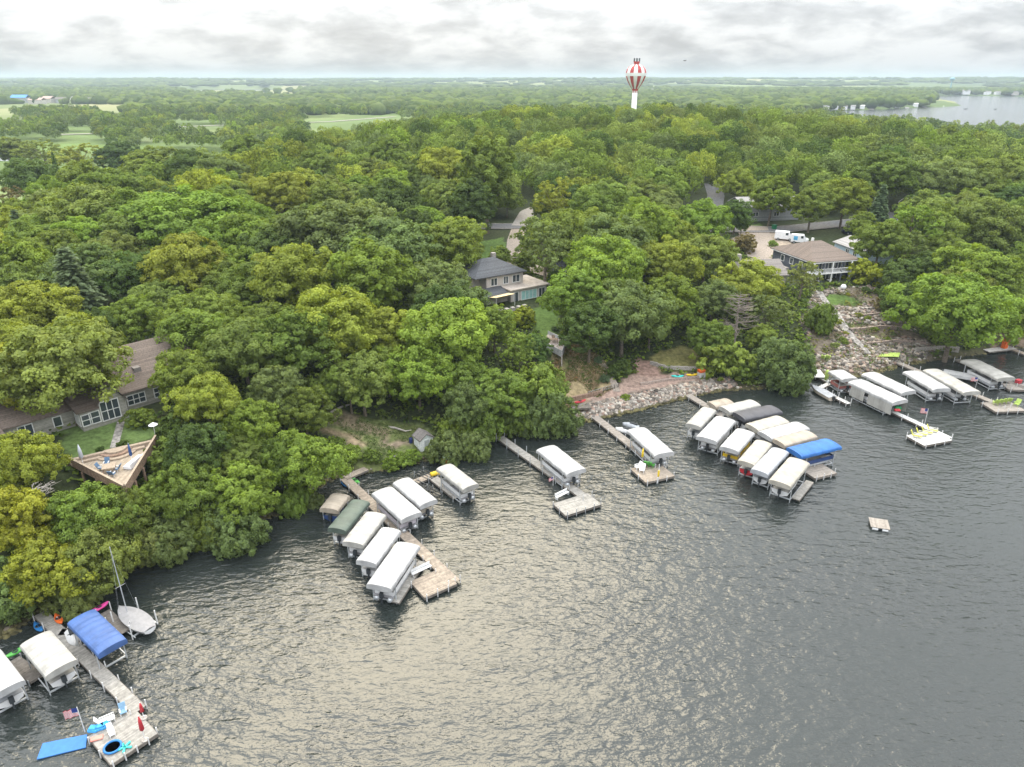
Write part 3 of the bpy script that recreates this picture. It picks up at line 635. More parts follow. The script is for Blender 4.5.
def fill():
    rng = np.random.default_rng(11); cand = []
    sp = 10.2
    ys = np.arange(70, 560, sp); xs = np.arange(-420, 420, sp)
    X, Y = np.meshgrid(xs, ys); X = X+(np.arange(len(ys)) % 2)[:, None]*sp/2
    X = (X+rng.normal(0, 2.1, X.shape)).ravel(); Y = (Y+rng.normal(0, 2.1, Y.shape)).ravel()
    r = np.hypot(X, Y); d = sdist(X, Y)
    ok = (d > 4) & (r < edge_range(X, Y)) & (np.abs(X) < .76*Y+15)
    for c in CLEAR:
        ok &= ~inpoly(X, Y, c)
    X, Y = X[ok], Y[ok]; Z = ground(X, Y)
    hx = np.array([(t['x'], t['y'], t['r']) for t in TREES if t['kind'] != 'shrub' and t['r'] > 2])
    rdA = np.array([(p.x, p.y) for p in rd])
    for x, y, z in zip(X, Y, Z):
        if len(hx) and (np.hypot(hx[:, 0]-x, hx[:, 1]-y) < hx[:, 2]*.72+2.6).any(): continue
        if dseg(np.array([[x, y]]), rdA)[0] < 7: continue
        R_ = 4.9+2.9*rng.random()**1.3; n_ = vnoise(x, y, 45, 9)
        k = rng.choice(['oak', 'round', 'round', 'tall', 'oak', 'airy'], p=[.30, .25, .2, .02, .20, .03])
        h = NOM[k][1]*R_/NOM[k][0]*(.9+.25*rng.random()); h = min(max(h, 9.5), 16.5)
        c = NOM[k][2]/NOM[k][1]*h; px, py, dd = proj(x, y, z+c); wp = R_*F/dd
        pt = proj(x, y, z+h)[1]; pb = proj(x, y, z+.5)[1]
        if any(inpoly(np.array([px, px-wp*.8, px+wp*.8, px, px]), np.array([py-wp*.7, py, py, py+wp, pt-1]), v).any() for v in VIEWS): continue
        if py > 300 and d_small(x, y): continue
        t = rng.choice(list('mdyobgpY'), p=[.32, .18, .14, .16, .10, .08, .01, .01])
        TREES.append(dict(kind=k, tone=t, x=x, y=y, z=z, r=R_, h=h, px=px, py=py, hand=False, d=dd))
def d_small(x, y): return sdist(np.array([x]), np.array([y]))[0] < 7
fill()
rest = sorted([t for t in TREES if not t['hand'] and -30 < t['px'] < 1054 and t['py'] < 790], key=lambda t: t['d'])
hand = [t for t in TREES if t['hand']]
nh = sum(1 for t in hand if t['kind'] != 'shrub')
IND = hand+rest[:300-nh]; REST = rest[300-nh:]+[t for t in TREES if not t['hand'] and not (-30 < t['px'] < 1054 and t['py'] < 790)]
print('TREES', len(hand), nh, len(IND), len(REST))
# ---- labels
ORD = ['first','second','third','fourth','fifth','sixth','seventh','eighth','ninth','tenth','eleventh','twelfth','thirteenth','fourteenth','fifteenth','sixteenth','seventeenth','eighteenth','nineteenth','twentieth']
LM = [(85,395,'the left lakeside house'),(112,466,'the triangular deck'),(45,640,'the blue canopied dock'),(424,437,'the small white shed'),(365,436,'the dirt clearing'),(505,290,'the slate roofed house'),
      (550,343,'the small garden deck'),(580,375,'the flower slope'),(545,225,'the road fork'),(820,262,'the brown roofed house'),(852,330,'the rock terrace'),(650,385,'the little beach'),(790,236,'the parked white vans'),
      (745,250,'the turning drive'),(355,480,'the five canopy dock'),(500,437,'the straight grey dock'),(636,100,'the striped water tower'),(122,178,'the lone pale roof'),(1005,345,'the orange bin'),
      (230,225,'the large bright crown'),(30,265,'the bluish spruce'),(330,240,'the grey green giant'),(400,180,'the middle of the wood'),(960,110,'the far lake'),(250,540,'the dark cove'),(715,205,'the side street'),(50,140,'the bright far field')]
def place_words(t):
    best = min(LM, key=lambda q: math.hypot(q[0]-t['px'], (q[1]-t['py'])*1.3)); dx, dy = t['px']-best[0], t['py']-best[1]
    if abs(dx) > abs(dy)*1.2: w_ = 'left of' if dx < 0 else 'right of'
    else: w_ = 'behind' if dy < 0 else 'in front of'
    return w_+' '+best[2]
grp = {}
for t in IND: grp.setdefault((TNAME[t['tone']]+' '+KNAME[t['kind']], place_words(t)), []).append(t)
for (kn, pw), ts in grp.items():
    ts.sort(key=lambda t: t['px'])
    for i, t in enumerate(ts):
        t['label'] = (f'{kn} {pw}' if len(ts) == 1 else f'{ORD[i]} {kn} from left, {pw}')
rr = random.Random(5); cnt = 0
for t in IND:
    kd = t['kind']; pr = PROTO[kd][cnt % len(PROTO[kd])]; cnt += 1
    r0, h0, _ = NOM[kd]; sx = t['r']/r0*1.04; sz = t['h']/h0
    o = thing(ONAME[kd], t['label'], 'shrub' if kd == 'shrub' else 'tree', (t['x'], t['y'], t['z']-.1), rr.random()*6.28,
              {'shrub': 'shrubs on the slopes', 'spruce': 'conifers in the wood', 'willow': 'bushy trees along the waterline'}.get(kd, 'broadleaf trees of the wood'))
    o.scale = (sx, sx*(.9+.2*rr.random()), sz)
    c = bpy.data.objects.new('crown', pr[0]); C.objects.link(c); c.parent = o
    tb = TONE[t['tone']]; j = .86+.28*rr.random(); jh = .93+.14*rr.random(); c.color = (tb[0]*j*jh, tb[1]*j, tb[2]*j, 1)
    k = bpy.data.objects.new('trunk', pr[1]); C.objects.link(k); k.parent = o
# ---- everything beyond the three hundred: one mass
def crown_pts(rng, nl, ns, nk, leaf, ax=5.9, bz=3.9, cz=7.8, lr=2.0):
    Q = []; VA = []
    for i in range(nl):
        t = (i+.5)/nl; z = 1-1.35*t; a = i*2.4+rng.normal(0, .3); rad = math.sqrt(max(0, 1-z*z)); c = np.array([ax*rad*math.cos(a), ax*rad*math.sin(a), cz+bz*z])*np.array([.84, .84, 1])*(1+rng.normal(0, .06)); lv = rng.random()
        n = ns*nk; dd = unit(rng.normal(0, 1, (n, 3))+np.array([0, 0, .35])+unit(c-np.array([0, 0, cz]))*.4)
        p = c+dd*lr*(.8+.4*rng.random((n, 1)))
        Q.append(leaves(rng, p, dd, leaf, 1.1, .28)); VA.append(.82+lv*.3+rng.random((n, 1))*.3)
    return np.concatenate(Q), np.concatenate(VA)
MASS = attr_mat('mass_leaf', .9, .1, .5, translucent=.2, spec=.1)
def mass(name, T_, nl, ns, nk, leaf, label, protos=5):
    rng = np.random.default_rng(21); PR = [crown_pts(rng, nl, ns, nk, leaf) for _ in range(protos)]
    VV = []; AA = []
    for j, t in enumerate(T_):
        q, va = PR[j % protos]; a = rng.random()*6.28; c, s = math.cos(a), math.sin(a)
        sx = t['r']/6.6; sz = t['h']/13.2
        v = q.reshape(-1, 3); v = np.stack([(v[:, 0]*c-v[:, 1]*s)*sx+t['x'], (v[:, 0]*s+v[:, 1]*c)*sx+t['y'], v[:, 2]*sz+t['z']], -1)
        VV.append(v); AA.append(np.repeat(va, 4, 0)*np.array(TONE[t['tone']])*(.58+.5*rng.random()))
    V = np.concatenate(VV); A_ = np.concatenate(AA)
    me = npmesh(name, V, np.arange(len(V)).reshape(-1, 4), [MASS], attr={'tint': A_})
    o = bpy.data.objects.new(name, me); C.objects.link(o); return tag(o, label, kind='stuff')
mass('rear_wood', REST, 20, 6, 19, .55, 'unbroken mass of broadleaf crowns at the back of the near wood')
# ---- far woods
rng = np.random.default_rng(5)
def far_points(n, y0, y1, dens):
    y = np.sqrt(rng.random(n)*(y1**2-y0**2)+y0**2); x = (rng.random(n)*2-1)*y*.76
    ok = dens(x, y)
    zz = ground(x, y); ok &= zz > .3
    for c in FLDW: ok &= ~inpoly(x, y, c)
    hh_ = np.where(y < 1150, 13.0, 13.0); base = ok.copy()
    for f_ in (0, .35, .7, 1.0):
        zz2 = zz+hh_*f_; dz = zz2-HC; dd_ = y*math.cos(PIT)-dz*math.sin(PIT); ppx = 512+F*x/dd_; ppy = 383.5-F*(y*math.sin(PIT)+dz*math.cos(PIT))/dd_
        for v in FLD+[LAKEV, PONDV]: ok &= ~inpoly(ppx, ppy, v)
        ok &= ~(inpoly(ppx, ppy, [(16,100.5),(92,100.5),(92,105.5),(16,105.5)]) & (np.modf(np.abs(x)*.37)[0] < .75))
    for c in []:   # nothing tall just in front of an open field
        k = np.array([(p[0]*(1-f), p[1]*(1-f)) for p in c for f in (0, .07)]);
        cx, cy = np.mean([p[0] for p in c]), np.mean([p[1] for p in c])
        cc2 = [(p[0]*.955, p[1]*.955) for p in c]; ok &= ~inpoly(x, y, cc2)
    return x[ok], y[ok], zz[ok]
edge = lambda x, y: np.hypot(x, y) > edge_range(x, y)+45
BELT = lambda x, y: (vnoise(x, y*2.2, 260, 2) > .30) | (x > -60)
fx, fy, fz = far_points(9000, 420, 1150, lambda x, y: edge(x, y) & ((x > -.12*y) | (vnoise(x, y*2.6, 130, 12) > .52)))
lowT = [dict(x=x, y=y, z=z, r=4.5+2.5*rng.random(), h=10+5*rng.random(), tone=rng.choice(list('mdygb'), p=[.35,.25,.1,.2,.1])) for x, y, z in zip(fx, fy, fz)]
# thin out overlaps
cell = {}
keep = []
for t in lowT:
    k = (int(t['x']//8.5), int(t['y']//10))
    if k in cell: continue
    cell[k] = 1; keep.append(t)
print('low', len(keep))
mass('lowland_wood', keep, 10, 4, 11, 1.0, 'low woods between the near wood and the far fields')
def blobs(name, x, y, z, r, h, label, lo=.85):
    n = len(x); S = np.stack([r, r*(.7+.5*rng.random(n)), h*.62], 1)
    tn = np.array([TONE[k] for k in 'mdgddm'])[rng.integers(0, 6, n)]*.62*(lo+.5*rng.random((n, 1)))
    scatter(name, I1, np.column_stack([x, y, z+h*.42]), S, tn, MASS, jit=.45, kind='stuff', label=label)
bx, by, bz_ = far_points(15000, 1120, 3200, lambda x, y: ((vnoise(x, y*1.8, 330, 2) > .33) | (x > -.1*y)) & ~((x > 0) & (y > 1500) & (x < .35*y) & (vnoise(x, y*2, 200, 31) > .8)))
blobs('far_woods', bx, by, bz_, 8+8*rng.random(len(bx)), 10+6*rng.random(len(bx)), 'distant woods filling the low land before the fields')
cx_, cy_, cz_ = far_points(26000, 3100, 12000, lambda x, y: (np.abs(vnoise(x, y, 520, 40)-.5) < .045) | (np.abs(vnoise(x, y*.6, 700, 41)-.5) < .03) | ((vnoise(x, y, 600, 42) > .62) & (y < 5600)))
blobs('horizon_woods', cx_, cy_, cz_, 18+30*rng.random(len(cx_)), 9+8*rng.random(len(cx_)), 'thin dark belts of trees along the horizon fields', .7)
# dark undergrowth on the floor of the near wood
ux = rng.random(24000)*270-110; uy = rng.random(24000)*150+55; ud = sdist(ux, uy)
ok = (ud > .6) & (ud < 60)
for c in CLEAR: ok &= ~inpoly(ux, uy, c)
ux, uy = ux[ok], uy[ok]; uz = ground(ux, uy)
hs = .5+.9*rng.random(len(ux)); n_ = len(ux)*9
pb = np.repeat(np.column_stack([ux, uy, uz+hs*.4]), 9, 0)+rng.normal(0, .45, (n_, 3))*np.array([1, 1, .6])
q = leaves(rng, pb, np.tile([0, 0, 1.0], (n_, 1)), .5, 1.4, .6)
tu = np.array([TONE[k] for k in 'mdgmob'])[rng.integers(0, 6, len(ux))]*.85
me = npmesh('undergrowth', q.reshape(-1, 3), np.arange(n_*4).reshape(-1, 4), [MASS], attr={'tint': np.repeat(tu, 36, 0)})
tag(C.objects.link(bpy.data.objects.new('undergrowth', me)) or bpy.data.objects['undergrowth'], 'dense green undergrowth on the floor of the wood', kind='stuff')
# dead and bare trees
def dead_tree(px, py, hpx, label, seed, m=DEADW, dense=1.0, name='dead_tree'):
    b0 = ong(px, py); d = proj(b0.x, b0.y, b0.z)[2]; H = hpx*d/F; rng_ = random.Random(seed)
    o = thing(name, label, 'tree', b0, 0)
    MB().tube([(0,0,-.5),(.1,0,H*.4),(-.1,.1,H*.75),(0,0,H)], [.26,.2,.12,.03], 7).build('trunk', m, o)
    br = MB()
    for i in range(int(26*dense)):
        z = H*(.35+.62*rng_.random()); a = rng_.random()*6.28; L = (H-z)*.35+.8+1.5*rng_.random()
        e = Vector((math.cos(a)*L, math.sin(a)*L, z+L*(.05+.4*rng_.random())-.3)); md = Vector((math.cos(a+.2)*L*.5, math.sin(a+.2)*L*.5, z+.1))
        br.tube([(0,0,z), md, e], [.075,.05,.015], 4)
        for k in range(4):
            f = .4+.15*k; s = Vector((0,0,z)).lerp(e, f); a2 = a+rng_.choice((-1,1))*(.6+.5*rng_.random()); l2 = L*.4
            br.tube([s, s+Vector((math.cos(a2)*l2, math.sin(a2)*l2, l2*.2))], [.035,.01], 3)
    br.build('limb', m, o)
dead_tree(45, 528, 50, 'bare white dead tree standing left of the triangular deck', 3, dense=1.3)
dead_tree(96, 560, 48, 'short bare dead snag in front of the triangular deck', 5, dense=.6)
dead_tree(733, 352, 62, 'grey leafless twiggy tree above the shrubs right of the little beach', 8, mat('twig_wood', (.22,.185,.16), .9, .2, 4), 2.2)
# ================================================================ BUILDINGS
GLASS = mat('window_glass', (.05,.065,.075), .12, .2, .6, spec=.8)
WHITE = mat('white_paint', (.66,.66,.65), .55, .06, 3); TEAL = mat('teal_blind', (.30,.52,.50), .6, .1, 2)
SH_BR = mat('brown_shingle', (.158,.125,.105), .92, .16, 5, wave=(1, .30, .35)); SH_GR = mat('slate_shingle', (.085,.09,.10), .9, .2, 5, wave=(1, .30, .35)); SH_LT = mat('light_shingle', (.28,.27,.265), .9, .12, 4, wave=(1, .30, .3))
SH_TP = mat('taupe_shingle', (.19,.172,.16), .92, .16, 5, wave=(1, .3, .35))
SIDING = mat('taupe_siding', (.30,.29,.255), .8, .1, 3, wave=(2, .22, .45)); CHAR = mat('charcoal_siding', (.085,.095,.115), .8, .1, 3, wave=(2, .22, .35))
BEIGE = mat('beige_brick', (.50,.46,.43), .85, .2, 9); BLUEW = mat('pale_blue_siding', (.36,.45,.52), .8, .06, 3, wave=(2, .22, .3)); GREYW = mat('pale_grey_siding', (.32,.33,.35), .8, .08, 3, wave=(2, .25, .3))
TAN_ROOF = mat('flat_tan_roof', (.40,.35,.31), .9, .15, 1.2); STONEW = mat('chimney_stone', (.36,.33,.30), .9, .25, 6)
PINK = mat('fieldstone', (.34,.27,.23), .9, .3, 5)
def walls(mb, x0, x1, y0, y1, z0, z1): mb.box(x0, x1, y0, y1, z0, z1); return mb
def gable_wall(mb, x0, x1, y, zt, zr, t=.2):      # triangle above an end wall facing y
    xm = (x0+x1)/2; return mb.add([(x0,y,zt),(x1,y,zt),(xm,y,zr),(x0,y+t,zt),(x1,y+t,zt),(xm,y+t,zr)], [(0,1,2),(5,4,3),(0,3,4,1),(1,4,5,2),(2,5,3,0)])
def slab(mb, a, b, c, d, t=.18):
    top = [Vector(p) for p in (a, b, c, d)]; bot = [p-Vector((0, 0, t)) for p in top]
    return mb.add(top+bot, [(0,1,2,3),(7,6,5,4),(0,4,5,1),(1,5,6,2),(2,6,7,3),(3,7,4,0)])
def gable_roof(x0, x1, y0, y1, ze, zr, axis='x', oh=.5):
    mb = MB(); x0 -= oh; x1 += oh; y0 -= oh; y1 += oh
    if axis == 'x':
        ym = (y0+y1)/2; slab(mb, (x0,y0,ze),(x1,y0,ze),(x1,ym,zr),(x0,ym,zr)); slab(mb, (x1,y1,ze),(x0,y1,ze),(x0,ym+.003,zr),(x1,ym+.003,zr))
    else:
        xm = (x0+x1)/2; slab(mb, (x0,y1,ze),(x0,y0,ze),(xm,y0,zr),(xm,y1,zr)); slab(mb, (x1,y0,ze),(x1,y1,ze),(xm+.003,y1,zr),(xm+.003,y0,zr))
    return mb
def hip_roof(x0, x1, y0, y1, ze, zr, rl=None, oh=.6):
    x0 -= oh; x1 += oh; y0 -= oh; y1 += oh; w_, d_ = x1-x0, y1-y0; ym = (y0+y1)/2; rl = max(.4, w_-d_) if rl is None else rl
    a, b = ((x0+x1)/2-rl/2, (x0+x1)/2+rl/2); t = .2
    v = [(x0,y0,ze),(x1,y0,ze),(x1,y1,ze),(x0,y1,ze),(a,ym,zr),(b,ym,zr)]+[(x0,y0,ze-t),(x1,y0,ze-t),(x1,y1,ze-t),(x0,y1,ze-t)]
    return MB().add(v, [(0,1,5,4),(2,3,4,5),(3,0,4),(1,2,5),(0,6,7,1),(1,7,8,2),(2,8,9,3),(3,9,6,0),(9,8,7,6)])
def window(par, x, y, z, w_, h, face='s', nx=2, nyy=1, glass=None, fm=None):
    """face s: looks along -y, e: +x, w: -x.  (x,y) centre, z sill"""
    rz = {'s': 0, 'e': math.pi/2, 'w': -math.pi/2}[face]
    p = MB().box(-w_/2, w_/2, -.04, .0, 0, h).build('window', glass or GLASS, par, (x, y, z), rz)
    f = MB(); e = .11
    for a in ([-w_/2-e, -w_/2], [w_/2, w_/2+e]): f.box(a[0], a[1], -.12, .0, -e, h+e)
    f.box(-w_/2, w_/2, -.12, 0, -e, 0); f.box(-w_/2, w_/2, -.12, 0, h, h+e)
    for i in range(1, nx): c = -w_/2+w_*i/nx; f.box(c-.05, c+.05, -.10, -.041, 0, h)
    for i in range(1, nyy): c = h*i/nyy; f.box(-w_/2, w_/2, -.095, -.042, c-.045, c+.045)
    f.build('frame', fm or WHITE, p)
    return p
def base_from(pa, pb, h):
    """origin and heading of a wall whose bottom line runs between two pixels at height h above the ground of pa"""
    a = ong(*pa); z = a.z+h; A = at(pa[0], pa[1], z); B = at(pb[0], pb[1], z); return Vector((A.x, A.y, z)), math.atan2(B.y-A.y, B.x-A.x), (B-A).length
# ---- left lakeside house
o3, hd, L = base_from((84,431), (129,417), 0.1)
lh = thing('lakeside_house', 'taupe sided house with brown shingle roof and white framed windows behind the triangular deck', 'house', o3, hd)
# local frame: x along the front, y away from the lake
w1 = MB(); walls(w1, 0, L, 0, 6, -2, 2.9)
w1.box(-9, -.003, 2.5, 9, -2, 2.6); w1.box(L+.003, L+12, 2.2, 14, -2, 2.9); w1.box(-1, L, 6.003, 14, -2, 2.9); w1.box(-17.5, -9.003, 1.0, 7, -2, 2.4); w1.box(-16.8, -10, 3.2, 8.8, 2.4, 4.9)
gable_wall(w1, L*.38, L, 0, 2.9, 5.9)
w1.build('wall', SIDING, lh)
rf = MB(); X0, X1 = -3, L+12.6
slab(rf, (X0,5.0,3.05),(L,5.0,3.05),(L,9,7.6),(X0,9,7.6)); slab(rf, (L,1.6,3.05),(X1,1.6,3.05),(X1,9,7.6),(L,9,7.6)); slab(rf, (X1,15,3.0),(X0,15,3.0),(X0,9.003,7.6),(X1,9.003,7.6))
xm = L*.69
slab(rf, (L*.34,7.5,2.95),(L*.34,-.55,2.95),(xm,-.55,6.12),(xm,8.4,6.12)); slab(rf, (L*1.05,-.55,2.9),(L*1.05,7.0,2.9),(xm+.003,8.4,6.12),(xm+.003,-.55,6.12))
slab(rf, (-.5,-.45,2.95),(L*.40,-.45,2.95),(L*.40,6,4.4),(-.5,6,4.4))
rf.build('roof', SH_BR, lh)
gable_roof(-9.2, 0, 2.5, 9, 2.7, 4.8, 'x', .4).build('roof', SH_BR, lh)
gable_roof(-17.5, -9, 1, 7, 2.5, 3.6, 'x', .4).build('roof', SH_BR, lh)
gable_roof(-16.8, -10, 3.2, 8.8, 4.95, 6.5, 'y', .4).build('roof', SH_BR, lh)
MB().box(L+3.4, L+4.4, 4.2, 5.4, 3.6, 5.3).build('dormer', SH_TP, lh)
window(lh, L*.64, 0, .6, 2.3, 2.7, nx=3, nyy=2); window(lh, L*.11, 0, .7, 1.1, 1.5, nx=1, nyy=2); window(lh, L*.285, 0, .7, 1.2, 1.6, nx=1, nyy=2)
window(lh, L, 1.1, .1, 1.4, 2.2, 'e', nx=2, nyy=1)
for k in range(3): window(lh, 0, .75+k*.6, .6, .42, 1.5, 'w', 1)
window(lh, L+2.2, 2.2, .8, 2.4, 1.4, nx=3, nyy=2); window(lh, L+5.8, 2.2, .8, 2.0, 1.4, nx=3, nyy=2)
window(lh, -2.2, 2.5, .8, .9, 1.3, nx=1); window(lh, -6.0, 2.5, .6, 1.6, 1.6, nx=2); window(lh, -12, 1.0, .3, 1.5, 1.6, nx=2); window(lh, -15.5, 1.0, .3, 1.2, 1.4, nx=2)
window(lh, -13.4, 3.2, 3.2, 3.2, 1.5, nx=3, nyy=2); window(lh, -16.8, 5.4, 3.2, 1.6, 1.3, 'w', 2)
# ---- slate roofed house
A = ong(512,309); z9 = A.z
a1_ = at(486.5,288.5, z9+3.1); b1_ = at(523,282, z9+3.1); hd = math.atan2(b1_.y-a1_.y, b1_.x-a1_.x); L = (b1_-a1_).length
sh_ = thing('two_storey_house', 'beige two storey house with slate hip roof, tan flat roof and teal sunroom blinds', 'house', (a1_.x, a1_.y, z9), hd)
m_ = MB(); m_.box(0, L, 0, L*1.0, -1.5, 5.7); m_.build('wall', BEIGE, sh_)
hip_roof(-2.6, L, -.1, L*1.05, 5.75, 8.4, L*.32, .6).build('roof', SH_GR, sh_)
lw = MB(); lw.box(L*.42, L*1.42, -3.4, 4.8, -1.5, 2.75); lw.box(-2.5, L*.42, -2.2, 3.0, -1.5, 2.2); lw.box(-2.4, 0, 3, L, -1.5, 5.6); lw.build('wall', BEIGE, sh_)
MB().box(L*.38, L*1.48, -3.9, 5.2, 2.76, 3.0).build('flat_roof', TAN_ROOF, sh_)
rf = MB(); slab(rf, (-3.0,-3.2,2.3),(L*.38,-3.2,2.3),(L*.38,-.02,3.2),(-3.0,-.02,3.2)); rf.build('skirt_roof', SH_GR, sh_)
for fx_, ww in ((.2, 1.5), (.52, 1.1), (.80, 1.8)): window(sh_, L*fx_, 0, 3.5, ww, 1.5, nx=2)
window(sh_, L*.56, -3.4, .1, 1.1, 2.1, nx=1)
window(sh_, L*.92, -3.4, .3, L*.42, 1.9, nx=4, glass=TEAL); window(sh_, L*1.28, -3.4, .3, 1.6, 1.9, nx=2); window(sh_, L*1.42, -1, .5, 2.4, 1.6, 'e', 3)
MB().box(L*.55, L*.55+.9, L*.6, L*.6+.9, 6, 9).build('chimney', STONEW, sh_)
s_ = MB(); s_.beam((-1.5,-6.2,0),(-1.5,-6.2,2.9),.08); s_.beam((L*.36,-5.8,0),(L*.36,-5.8,2.9),.08)
sail = thing('shade_sail', 'pale yellow triangular shade sail over the patio of the slate roofed house', 'shade sail', (a1_.x, a1_.y, z9), hd)
s_.build('pole', WHITE, sail)
P0, P1, P2, P3 = Vector((-1.5,-6.2,2.8)), Vector((L*.36,-5.8,2.8)), Vector((L*.38,-3.2,2.35)), Vector((-1.6,-3.4,2.2))
rows = []
for i in range(9):
    t = i/8; a = P0.lerp(P3, t); b_ = P1.lerp(P2, t); rows.append([a.lerp(b_, j/8)+Vector((0, 0, -.35*math.sin(math.pi*t)*math.sin(math.pi*j/8))) for j in range(9)])
sm = MB().grid(rows); o_ = sm.build('sail', mat('sail_cloth', (.70,.56,.32), .8, .05), sail, smooth=True); q_ = o_.modifiers.new('s', 'SOLIDIFY'); q_.thickness = .02
mm = MB()
for k in range(5): mm.box(-2+k*1.5, -1.2+k*1.5, -8.4-.2*(k % 2), -7.6, .05, .75)
mm.build('patio_furniture', STONEW, label='low stone patio blocks before the slate roofed house', cat='patio furniture', loc=(a1_.x, a1_.y, z9), rz=hd)
# ---- brown hip-roofed house
A = ong(830,287); z9 = A.z
a1_ = at(813.5,262.5, z9+5.6); b1_ = at(860,259, z9+5.6); hd = math.atan2(b1_.y-a1_.y, b1_.x-a1_.x); L = (b1_-a1_).length
bk = at(777.5,247.5, z9+5.6); D_ = (bk-a1_).length; print('brown house', L, D_, math.degrees(hd), math.degrees(math.atan2(bk.y-a1_.y, bk.x-a1_.x)))
bh = thing('two_storey_house', 'charcoal two storey house with brown hip roof and white balcony above the rock terrace', 'house', (a1_.x, a1_.y, z9), hd)
DD = min(D_, 20)
m_ = MB(); m_.box(.5, L-.5, 2.6, DD, -2, 5.4); m_.build('wall', CHAR, bh)
hip_roof(.5, L-.5, .6, DD, 5.6, 8.7, 3.0, .7).build('roof', SH_BR, bh)
m_ = MB(); m_.box(0, L, -.1, 0.1, 5.25, 5.5); m_.box(-.2, 0, -.1, DD, 5.25, 5.5); m_.build('fascia', WHITE, bh)
m_ = MB(); m_.box(.3, L-2.0, -.2, 2.6, 2.55, 2.8); m_.build('balcony', WHITE, bh)
m_ = MB(); n_ = 26
for i in range(n_+1): x = .35+(L-2.4)*i/n_; m_.box(x-.03, x+.03, -.15, -.09, 2.8, 3.75)
m_.box(.3, L-2.0, -.18, -.06, 3.75, 3.85); m_.build('railing', WHITE, bh)
for i in range(5): x = .4+(L-2.5)*i/4; MB().box(x-.14, x+.14, -.12, .16, 0, 5.3).build('post', WHITE if i % 2 == 0 else CHAR, bh)
for i in range(4): window(bh, 1.9+i*(L-3.4)/3.5, 2.6, 3.0, 1.7, 2.0, nx=2)
for i in range(3): window(bh, 2.2+i*3.0, 2.6, .2, 1.9, 2.0, nx=2)
window(bh, L-1.2, 2.6, 3.2, .9, 1.4, nx=1)
for i in range(3): window(bh, .5, 5+i*3.6, 3.3, 1.2, 1.3, 'w', 1)
MB().box(L*.45, L*.45+.5, DD*.55, DD*.55+.5, 7.5, 9.2).build('vent', WHITE, bh)
t_ = MB(); t_.box(-4, -.2, DD*.5, DD*.9, -2, 2.4); t_.build('porch', STONEW, bh)
# the patio set beneath the balcony
for i in range(2):
    u_ = MB(); u_.lathe([(.05,0),(.05,.72),(.6,.72),(.6,.76)], 12)
    ob = u_.build('patio_table', WHITE, loc=(a1_.x+math.cos(hd)*(3+3*i)-math.sin(hd)*.8, a1_.y+math.sin(hd)*(3+3*i)+math.cos(hd)*.8, z9+.05))
    tag(ob, ['round white patio table under the balcony, nearer the pale birch', 'round white patio table under the balcony, nearer the bright shrub'][i], 'table')
# ---- low taupe house with chimney
a1_ = at(743,279, g(*at(762,280, 9)[:2])+2.6); b1_ = at(786,278, a1_.z)
def simple_house(name, label, pa, pb, zg, depth, eave, rise, wm, rm, roof='gable', axis='x', cat='house', chim=None, wins=()):
    """front eave corners given as pixels at the eave height"""
    A_ = at(pa[0], pa[1], zg+eave); B_ = at(pb[0], pb[1], zg+eave); L_ = (B_-A_).length; h_ = math.atan2(B_.y-A_.y, B_.x-A_.x)
    h = thing(name, label, cat, (A_.x, A_.y, zg), h_)
    MB().box(.4, L_-.4, .4, depth-.4, -2, eave-.06).build('wall', wm, h)
    (gable_roof(.4, L_-.4, .4, depth-.4, eave, eave+rise, axis, .5) if roof == 'gable' else hip_roof(.4, L_-.4, .4, depth-.4, eave, eave+rise, None, .5)).build('roof', rm, h)
    if roof == 'gable':
        gw = MB()
        if axis == 'y': gable_wall(gw, .4, L_-.4, .4, eave-.06, eave+rise-.25); gable_wall(gw, .4, L_-.4, depth-.6, eave-.06, eave+rise-.25)
        else:
            for xx in (.4, L_-.6): gw.add([(xx,.4,eave-.06),(xx,depth-.4,eave-.06),(xx,depth/2,eave+rise-.25),(xx+.2,.4,eave-.06),(xx+.2,depth-.4,eave-.06),(xx+.2,depth/2,eave+rise-.25)], [(0,2,1),(3,4,5),(0,1,4,3),(1,2,5,4),(2,0,3,5)])
        gw.build('gable', wm, h)
    if chim: MB().box(L_*chim, L_*chim+1.1, depth*.45, depth*.45+1.1, eave, eave+rise+1.4).build('chimney', STONEW, h)
    for f_, w_, z_, hh_ in wins: window(h, L_*f_, .4, z_, w_, hh_, nx=2)
    return h
zz = ong(775,262).z
simple_house('bungalow', 'low house with taupe roof and pale stone chimney beside the brown hip roofed house', (741,277), (789,275), zz-1, 11, 2.7, 2.6, STONEW, SH_TP, chim=.08, wins=((.4,1.2,.8,1.2),))
simple_house('bungalow', 'pale blue house with light grey roof behind the brown hip roofed house', (833,241.5), (862,252), ong(850,262).z, 10, 3.0, 1.6, BLUEW, SH_LT, wins=((.5,1.4,1,1.3),(.75,1.4,1,1.3)))
simple_house('garage', 'long pale grey building with light roof across the road from the white vans', (742,207), (802,206), ong(770,222).z, 12, 4.6, 2.2, GREYW, SH_LT, cat='garage', wins=((.25,1.6,1.6,1.2),(.6,1.6,1.6,1.2)))
simple_house('cottage', 'small grey cottage with slate blue roof between the slate roofed house and grey green trees', (551,266), (575,267), ong(562,280).z, 9, 3.2, 2.6, GREYW, SH_GR, cat='house', wins=((.6,1.2,1,1.2),))
simple_house('cottage', 'pale grey roof showing among dark crowns in the upper left wood', (110,180), (134,186), ong(122,190).z+2.5, 10, 4.4, 2.2, GREYW, SH_LT, cat='house', wins=((.5,1.5,1.5,1.2),))
simple_house('cottage', 'slate roofed cottage at the right end of the road behind olive trees', (908,208), (936,209), ong(920,214).z+2, 11, 4.2, 2.2, GREYW, SH_LT, cat='house', wins=((.5,1.5,1.5,1.2),))
